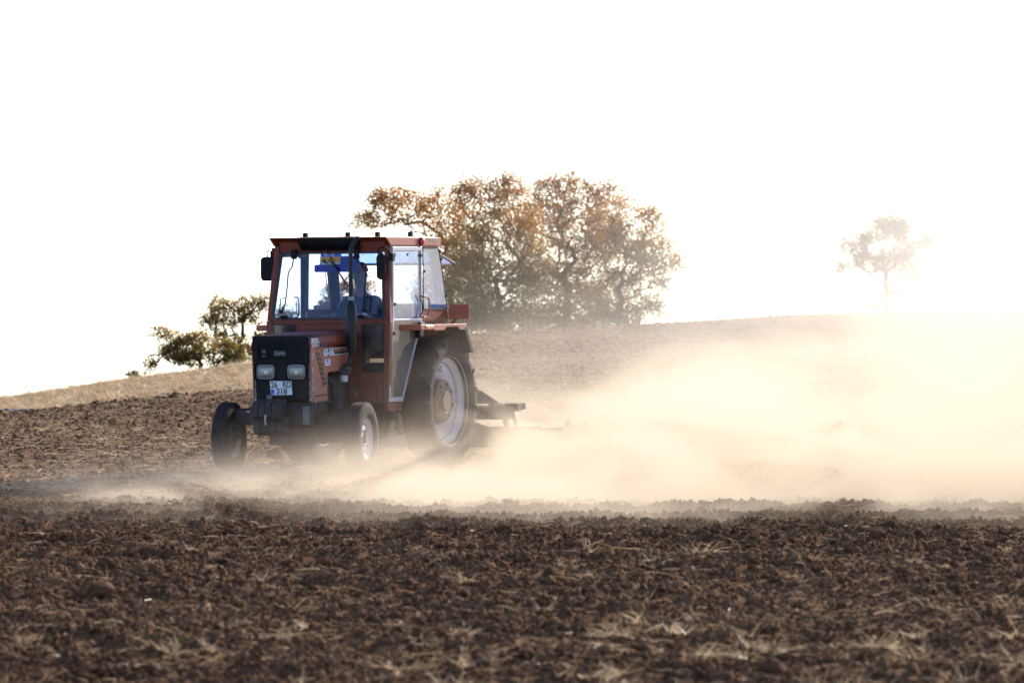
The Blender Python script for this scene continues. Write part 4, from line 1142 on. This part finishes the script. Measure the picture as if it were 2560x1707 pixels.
def make_tree(name, label, u0, v0, Yt, lobes, cat='tree', group=None, nclus=120, leaves=90, leaf=.05, r_leaf=.22, depth=1.3, tintf=None, seed=1, rt=.10, trunk_top=.35):
    rs = np.random.RandomState(seed)
    X0 = (u0 - 1280) / F * Yt; Z0 = float(base_z(np.array([X0]), np.array([Yt]))[0]) - .05
    def px(u, v): return np.array([(u - 1280) / F * Yt - X0, 0, ZC - (v - HOR) * Yt / F - Z0])
    ar = np.array([a[2] * a[3] for a in lobes], float); ar /= ar.sum()
    cl = []; area_n = nclus
    for (lu, lv, ru, rv), fr_ in zip(lobes, ar):
        n = max(3, int(round(area_n * fr_)))
        c_ = px(lu, lv); rx, rz = ru * Yt / F, rv * Yt / F
        for i in range(n):
            d = rs.randn(3); d /= np.linalg.norm(d); r_ = rs.rand() ** (1 / 2.2)
            p = c_ + d * r_ * np.array([rx, min(depth, max(rx, rz)), rz])
            p = p + rs.randn(3) * .05
            if p[2] > .08: cl.append(p)
    cl = np.array(cl)
    top = px(u0, v0)[2] * 0 + (cl[:, 2].max() * trunk_top)
    cxm = cl[:, 0].mean()
    nodes = [np.array([0, 0, -.3])]; par = [-1]
    for i in range(1, 7):
        t = i / 6; nodes.append(np.array([cxm * .25 * t + .04 * rs.randn() * t, .03 * rs.randn(), top * t])); par.append(i - 1)
    order = np.argsort(np.linalg.norm(cl - nodes[-1], axis=1))
    ends = []
    for k_ in order:
        p = cl[k_]; A = np.array(nodes)
        dd = np.linalg.norm(A - p, axis=1) + .55 * np.clip(A[:, 2] - p[2] + .1, 0, None) + .12 * (np.arange(len(A)) < 3) * 5
        j = int(np.argmin(dd)); a = A[j]; L_ = np.linalg.norm(p - a); ns = max(2, int(L_ / .22))
        off = rs.randn(3) * .10 * L_; last = j
        for i in range(1, ns + 1):
            t = i / ns
            q_ = a * (1 - t) + p * t + off * math.sin(math.pi * t) + rs.randn(3) * .018 + np.array([0, 0, -.10 * L_ * math.sin(math.pi * t) * .5])
            nodes.append(q_); par.append(last); last = len(nodes) - 1
        ends.append(last)
    n = len(nodes); cnt = np.zeros(n)
    for e in ends: cnt[e] += 1
    for i in range(n - 1, 0, -1): cnt[par[i]] += cnt[i]
    rad = np.clip(rt * np.sqrt(cnt / cnt[0]) ** 1.05, .009, None)
    rad[0] *= 1.3
    wd = M()
    for i in range(1, n):
        a, b_ = Vector(nodes[par[i]]), Vector(nodes[i])
        if (b_ - a).length < 1e-4: continue
        ra = rad[par[i]] if rad[par[i]] < rad[i] * 1.5 else rad[i] * 1.35
        wd.tube([a, b_], [min(ra, rad[par[i]]), rad[i]], 5 if rad[i] < .03 else 8, caps=False)
    root = empty(name, (X0, Yt, Z0), label, cat, group)
    # trunk and limbs
    me = bpy.data.meshes.new('trunk'); me.from_pydata(wd.v, [], wd.f)
    me.polygons.foreach_set('use_smooth', [True] * len(me.polygons))
    link('trunk', me, BARK, root)
    # crown
    C_ = np.array([nodes[e] for e in ends]); N = len(C_) * leaves
    ctr = np.repeat(C_, leaves, 0) + rs.randn(N, 3) * r_leaf * np.array([1, 1, .75]) * (.45 + .55 * rs.rand(N, 1))
    a_ = rs.randn(N, 3); a_ /= np.linalg.norm(a_, axis=1)[:, None]
    b2 = rs.randn(N, 3); b2 = np.cross(a_, b2); b2 /= np.linalg.norm(b2, axis=1)[:, None]
    nn = np.cross(a_, b2)
    sz = leaf * (.6 + .7 * rs.rand(N, 1))
    v0_ = ctr - a_ * sz; v1_ = ctr + b2 * sz * .5 + nn * sz * .15; v2_ = ctr + a_ * sz; v3_ = ctr - b2 * sz * .5 + nn * sz * .15
    V = np.stack([v0_, v1_, v2_, v3_], 1).reshape(-1, 3)
    me = bpy.data.meshes.new('crown')
    me.vertices.add(len(V)); me.vertices.foreach_set('co', V.astype(np.float32).ravel())
    me.loops.add(N * 4); me.loops.foreach_set('vertex_index', np.arange(N * 4, dtype=np.int32))
    me.polygons.add(N); me.polygons.foreach_set('loop_start', np.arange(0, N * 4, 4, dtype=np.int32)); me.polygons.foreach_set('loop_total', np.full(N, 4, dtype=np.int32))
    me.update()
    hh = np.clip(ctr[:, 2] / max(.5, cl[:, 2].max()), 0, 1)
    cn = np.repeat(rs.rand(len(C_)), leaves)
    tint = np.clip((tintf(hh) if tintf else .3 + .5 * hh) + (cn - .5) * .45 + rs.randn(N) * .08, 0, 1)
    at = me.attributes.new('tint', 'FLOAT', 'FACE'); at.data.foreach_set('value', tint.astype(np.float32))
    o = link('crown', me, FOL, root)
    return root

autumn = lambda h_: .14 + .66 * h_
grp = 'autumn oaks on the crest behind the tractor'
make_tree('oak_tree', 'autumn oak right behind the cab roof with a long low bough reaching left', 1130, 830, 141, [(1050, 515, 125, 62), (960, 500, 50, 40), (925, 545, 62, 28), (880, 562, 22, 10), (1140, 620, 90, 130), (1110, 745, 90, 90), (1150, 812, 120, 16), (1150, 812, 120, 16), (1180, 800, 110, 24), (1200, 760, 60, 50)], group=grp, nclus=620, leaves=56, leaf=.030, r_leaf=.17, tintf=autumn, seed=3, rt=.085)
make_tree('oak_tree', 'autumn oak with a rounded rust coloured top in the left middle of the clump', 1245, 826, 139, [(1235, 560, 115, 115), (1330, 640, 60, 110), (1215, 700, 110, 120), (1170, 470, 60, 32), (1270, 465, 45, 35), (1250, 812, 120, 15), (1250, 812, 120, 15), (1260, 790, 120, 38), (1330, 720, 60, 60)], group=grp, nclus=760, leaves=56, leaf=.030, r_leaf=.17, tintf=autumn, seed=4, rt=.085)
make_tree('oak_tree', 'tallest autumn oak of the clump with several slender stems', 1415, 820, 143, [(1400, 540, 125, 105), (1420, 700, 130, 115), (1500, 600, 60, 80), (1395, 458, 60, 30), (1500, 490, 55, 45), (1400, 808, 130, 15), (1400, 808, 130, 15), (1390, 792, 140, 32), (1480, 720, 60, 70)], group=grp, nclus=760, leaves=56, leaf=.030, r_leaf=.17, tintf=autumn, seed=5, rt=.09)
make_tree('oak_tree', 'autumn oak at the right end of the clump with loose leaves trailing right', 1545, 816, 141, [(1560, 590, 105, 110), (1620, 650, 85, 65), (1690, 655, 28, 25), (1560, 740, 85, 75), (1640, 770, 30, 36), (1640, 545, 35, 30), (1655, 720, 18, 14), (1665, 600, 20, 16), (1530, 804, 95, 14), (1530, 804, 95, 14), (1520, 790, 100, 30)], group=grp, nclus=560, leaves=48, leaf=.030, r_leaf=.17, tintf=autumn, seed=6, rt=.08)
make_tree('oak_tree', 'small oak seen through the open rear window of the cab', 850, 878, 130, [(850, 760, 50, 58), (870, 715, 20, 20), (795, 800, 28, 50), (905, 720, 30, 40), (920, 800, 50, 60)], group=grp, nclus=170, leaves=55, leaf=.028, r_leaf=.12, tintf=autumn, seed=8, rt=.06, depth=.7)
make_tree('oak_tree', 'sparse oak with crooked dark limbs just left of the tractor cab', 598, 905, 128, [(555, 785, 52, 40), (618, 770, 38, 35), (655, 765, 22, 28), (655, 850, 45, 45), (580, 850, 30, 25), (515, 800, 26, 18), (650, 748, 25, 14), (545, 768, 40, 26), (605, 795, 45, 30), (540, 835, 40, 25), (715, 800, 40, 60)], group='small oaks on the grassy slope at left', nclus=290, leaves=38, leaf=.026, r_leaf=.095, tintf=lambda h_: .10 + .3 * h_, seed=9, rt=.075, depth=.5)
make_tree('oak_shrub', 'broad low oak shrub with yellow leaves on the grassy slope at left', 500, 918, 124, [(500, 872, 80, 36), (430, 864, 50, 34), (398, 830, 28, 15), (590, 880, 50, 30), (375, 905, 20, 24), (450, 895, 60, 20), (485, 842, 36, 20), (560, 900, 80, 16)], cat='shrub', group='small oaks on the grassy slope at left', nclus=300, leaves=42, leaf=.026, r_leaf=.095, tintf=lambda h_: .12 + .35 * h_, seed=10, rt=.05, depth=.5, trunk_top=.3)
make_tree('low_shrub', 'tiny low shrub at the left foot of the oak shrub on the skyline', 332, 946, 118, [(332, 938, 18, 8)], cat='shrub', nclus=12, leaves=50, leaf=.022, r_leaf=.06, tintf=lambda h_: .1 + 0 * h_, seed=12, rt=.02)
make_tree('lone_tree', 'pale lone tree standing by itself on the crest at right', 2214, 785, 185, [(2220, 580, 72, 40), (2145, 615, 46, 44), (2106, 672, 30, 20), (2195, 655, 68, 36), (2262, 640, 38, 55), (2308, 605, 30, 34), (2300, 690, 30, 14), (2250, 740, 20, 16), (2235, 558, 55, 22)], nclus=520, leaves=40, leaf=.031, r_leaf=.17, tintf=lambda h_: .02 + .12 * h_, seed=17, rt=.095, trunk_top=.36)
make_tree('low_shrub', 'faint low bush beside the trunk of the lone tree', 2188, 785, 184, [(2188, 765, 17, 14)], cat='shrub', nclus=14, leaves=40, leaf=.03, r_leaf=.09, tintf=lambda h_: .3 + 0 * h_, seed=15, rt=.03)

# ------------------------------------------------------------------ a few notable clods and plants in the foreground
def at_px(u, v, dz=0):
    y = F * ZC / (v - HOR)
    x = (u - 1280) / F * y
    return x, y, float(base_z(np.array([x]), np.array([y]))[0])
def big_clod(u, v, w, hgt, label, seed, lean=0, rotz=0):
    x, y, z = at_px(u, v); s_ = y / F
    me = clod_mesh(seed, 3, .4); me.materials.append(MSI)
    o = link('soil_clod', me, None); o.location = (x, y, z + hgt * s_ * .35)
    o.scale = (w * s_ / 2, w * s_ / 2 * .9, hgt * s_ / 2 / .72 * 1.15); o.rotation_euler = (0, lean, rotz)
    return tag(o, label, 'clod', 'big clods in the foreground')
big_clod(272, 1432, 52, 46, 'upright pointed clod standing alone in the left foreground', 301, .2)
big_clod(258, 1490, 62, 44, 'blocky square edged clod in the left foreground below the pointed one', 302, .1, .4)
big_clod(125, 1478, 56, 48, 'rounded clod left of the blocky clod near the left picture edge', 303)
big_clod(540, 1412, 54, 22, 'long flat topped clod right of the pointed clod', 304, 0, .6)
big_clod(568, 1326, 34, 26, 'small upright clod in the left half near the dust edge', 305, .15)
big_clod(1050, 1330, 40, 32, 'squarish clod in the middle of the upper foreground', 306, -.1)
big_clod(808, 1415, 34, 26, 'squat clod left of the middle of the foreground', 307)
big_clod(670, 1308, 26, 22, 'tiny dark clod close to the front edge of the dust', 308)
big_clod(1425, 1392, 46, 24, 'broad dark clod right of the middle of the foreground', 309)
big_clod(1688, 1480, 62, 36, 'wide mound shaped clod in the right foreground', 310)
big_clod(1580, 1530, 48, 34, 'dark clod just below left of the wide mound shaped clod', 311)
big_clod(2196, 1350, 40, 34, 'upright dark clod in the right foreground near the dust edge', 312, .1)
big_clod(215, 1690, 44, 40, 'reddish clod at the very bottom left of the picture', 313)
big_clod(688, 1147, 34, 34, 'dark clod on the ground between the two front wheels', 315)
# clods standing out on the windrow behind the cultivator
for i, (u, v, w, hh_, lab) in enumerate(((1552, 1112, 24, 22, 'small clod on the windrow nearest the cultivator'), (1655, 1108, 34, 22, 'middle sized clod on the windrow right of the tractor'), (1708, 1110, 46, 44, 'largest pointed clod on the windrow right of the tractor'), (1750, 1108, 34, 24, 'low clod touching the largest one on the windrow'))):
    yw = 69.0; xw = (u - 1280) / F * yw
    me = clod_mesh(330 + i, 3, .4); me.materials.append(MSI)
    o = link('soil_clod', me, None); s_ = yw / F; o.location = (xw, yw, .07 + hh_ * s_ * .4); o.scale = (w * s_ / 2, w * s_ / 2, hh_ * s_ / 2 / .72 * 1.2)
    tag(o, lab, 'clod', 'clods on the windrow')
def plant(u, v, label, seed, mat, k_, L_, w_, name, cat, flat=False):
    x, y, z = at_px(u, v)
    me = tuft_mesh(seed, k_, L_, w_, flat); me.materials.append(mat)
    o = link(name, me, None); o.location = (x, y, float(ground_z(np.array([x]), np.array([y]))[0]) + .0)
    return tag(o, label, cat)
plant(430, 1612, 'small bright green grass seedling in the left foreground', 5, MGRN, 5, .09, .0035, 'grass_seedling', 'plant')
plant(1772, 1640, 'single tiny green leaf among clods in the right foreground', 6, MGRN, 3, .035, .006, 'green_sprout', 'plant')
x, y, z = at_px(1785, 1298)
tag(M().tube([(0, 0, -.02), (-.03, .01, .05), (-.055, .02, .12)], [.006, .005, .003], 6).build('twig', BARK), 'thin dark twig sticking up from the soil right of the middle', 'twig').location = (x, y, z)
x, y, z = at_px(450, 1302)
tag(M().tube([(0, 0, -.02), (.05, .01, .04), (.11, .02, .10)], [.004, .003, .002], 6).build('twig', BARK), 'fine twig leaning right at the front edge of the dust at left', 'twig').location = (x, y, z)
# pale stones lying at the far left end of the field edge
for i, (u, v, w) in enumerate(((18, 1024, 16), (38, 1028, 20), (62, 1024, 14))):
    yw = 96; xw = (u - 1280) / F * yw
    me = clod_mesh(350 + i, 2, .3); me.materials.append(paint('pale_stone', (.30, .30, .31), .8, dust=0))
    o = link('field_stone', me, None); o.location = (xw, yw, ZC - (v - HOR) * yw / F); s_ = yw / F
    o.scale = (w * s_ * .6, w * s_ * .6, w * s_ * .5)
    tag(o, ['leftmost pale stone at the field edge at the left picture border', 'middle and largest pale stone at the field edge at left', 'rightmost pale stone of three at the field edge at left'][i], 'stone', 'pale stones at the field edge')

# ------------------------------------------------------------------ dust
def dust_mat(name, build, g=.35, col=(.885, .755, .59)):
    m, nt, out = newmat(name); b = NB(nt)
    tc = b.n('ShaderNodeTexCoord').outputs['Object']
    sp = b.n('ShaderNodeSeparateXYZ'); b.put(sp.inputs[0], tc)
    X_, Y_, Z_ = sp.outputs
    den = build(b, tc, X_, Y_, Z_)
    v = b.n('ShaderNodeVolumePrincipled')
    v.inputs['Color'].default_value = C4(col); v.inputs['Anisotropy'].default_value = g
    b.put(v.inputs['Density'], den)
    nt.links.new(v.outputs[0], out.inputs['Volume'])
    return m
def near_density(b, tc, x, y, z):
    n = b.noise(stretched(b, tc, (.62, .13, 1.3)), 1.0, 3, .6, .8)
    n = b.ramp(n, .41, .61, 0, 2.2)
    n = b.m('MAXIMUM', n, 0)
    n = b.m('ADD', n, .22)
    # low sheet in front of the wheels, thinning to the left
    gx_ = b.m('MULTIPLY', b.ss(x, 11, 8.3), b.m('MULTIPLY', b.m('MULTIPLY', b.ss(x, -5.4, 1.4), b.ss(y, 48.0, 54.3)), b.ss(b.m('SUBTRACT', y, b.m('MULTIPLY', b.m('MAXIMUM', b.m('ADD', x, 2.5), 0), .9)), 62.5, 57)))
    hs = b.m('ADD', .13, b.m('MULTIPLY', b.m('MAXIMUM', b.m('ADD', x, 2.5), 0), .035))
    zz = b.m('MAXIMUM', z, 0)
    low = b.m('MULTIPLY', b.m('MULTIPLY', gx_, .75), b.m('EXPONENT', b.m('MULTIPLY', b.m('DIVIDE', zz, hs), -1)))
    # plume thrown up by the cultivator, swelling to the right
    xr = b.m('ADD', x, b.m('MULTIPLY', b.m('SUBTRACT', y, 62), -.10))
    px_ = b.ss(xr, -2.2, 1.8)
    hp = b.m('ADD', .30, b.m('MULTIPLY', b.m('MAXIMUM', b.m('ADD', x, .5), 0), .10))
    plume = b.m('MULTIPLY', b.m('MULTIPLY', px_, b.m('MULTIPLY', b.m('MULTIPLY', b.ss(b.m('ADD', y, b.m('MULTIPLY', b.m('MAXIMUM', b.m('SUBTRACT', x, 2.2), 0), 2.4)), 66, 72), b.ss(x, 11, 8.3)), b.ss(y, 80, 75))), b.m('EXPONENT', b.m('MULTIPLY', b.m('POWER', b.m('DIVIDE', zz, hp), 1.5), -1)))
    thin = b.m('MULTIPLY', b.m('MULTIPLY', b.ss(x, -2.4, .6), b.ss(y, 55, 59)), b.m('EXPONENT', b.m('MULTIPLY', zz, -1.5)))
    tail = b.m('MULTIPLY', b.m('MULTIPLY', b.ss(x, -1.7, .3), b.m('MULTIPLY', b.ss(y, 57, 61.5), b.ss(y, 67, 64))), b.m('EXPONENT', b.m('MULTIPLY', b.m('POWER', b.m('DIVIDE', zz, .62), 2), -1)))
    low = b.m('ADD', low, b.m('MULTIPLY', tail, .16))
    return b.m('MULTIPLY', n, b.m('ADD', b.m('ADD', low, b.m('MULTIPLY', thin, .045)), b.m('MULTIPLY', plume, .33)))
bx = M().box(-6.5, 11, 44.6, 80, -.35, 3.0).build('dust_cloud', dust_mat('dust_near', near_density))
tag(bx, 'sunlit tan dust cloud drifting round the wheels and off to the right', 'dust', kind='stuff')
def far_density(b, tc, x, y, z):
    n = b.noise(stretched(b, tc, (.25, .05, .7)), 1.0, 3, .6, .6)
    n = b.m('ADD', b.m('MAXIMUM', b.ramp(n, .35, .68, 0, 1.5), 0), .3)
    xa = b.m('DIVIDE', b.m('MULTIPLY', x, 100), y)
    a = b.m('ADD', b.m('MULTIPLY', b.ss(xa, .5, 8), 1.15), b.m('MULTIPLY', b.ss(xa, -1.8, 1.0), .16))
    hh_ = b.m('EXPONENT', b.m('MULTIPLY', b.m('MAXIMUM', b.m('SUBTRACT', z, .2), 0), -.38))
    return b.m('MULTIPLY', b.m('MULTIPLY', n, a), b.m('MULTIPLY', b.m('MULTIPLY', hh_, b.ss(y, 80, 88)), .019))
bx = M().box(-8, 24, 80.2, 150, -1.2, 5.0).build('dust_haze', dust_mat('dust_far', far_density, col=(.88, .83, .76)))
tag(bx, 'thin veil of tan dust hanging over the far right of the field', 'dust', kind='stuff')
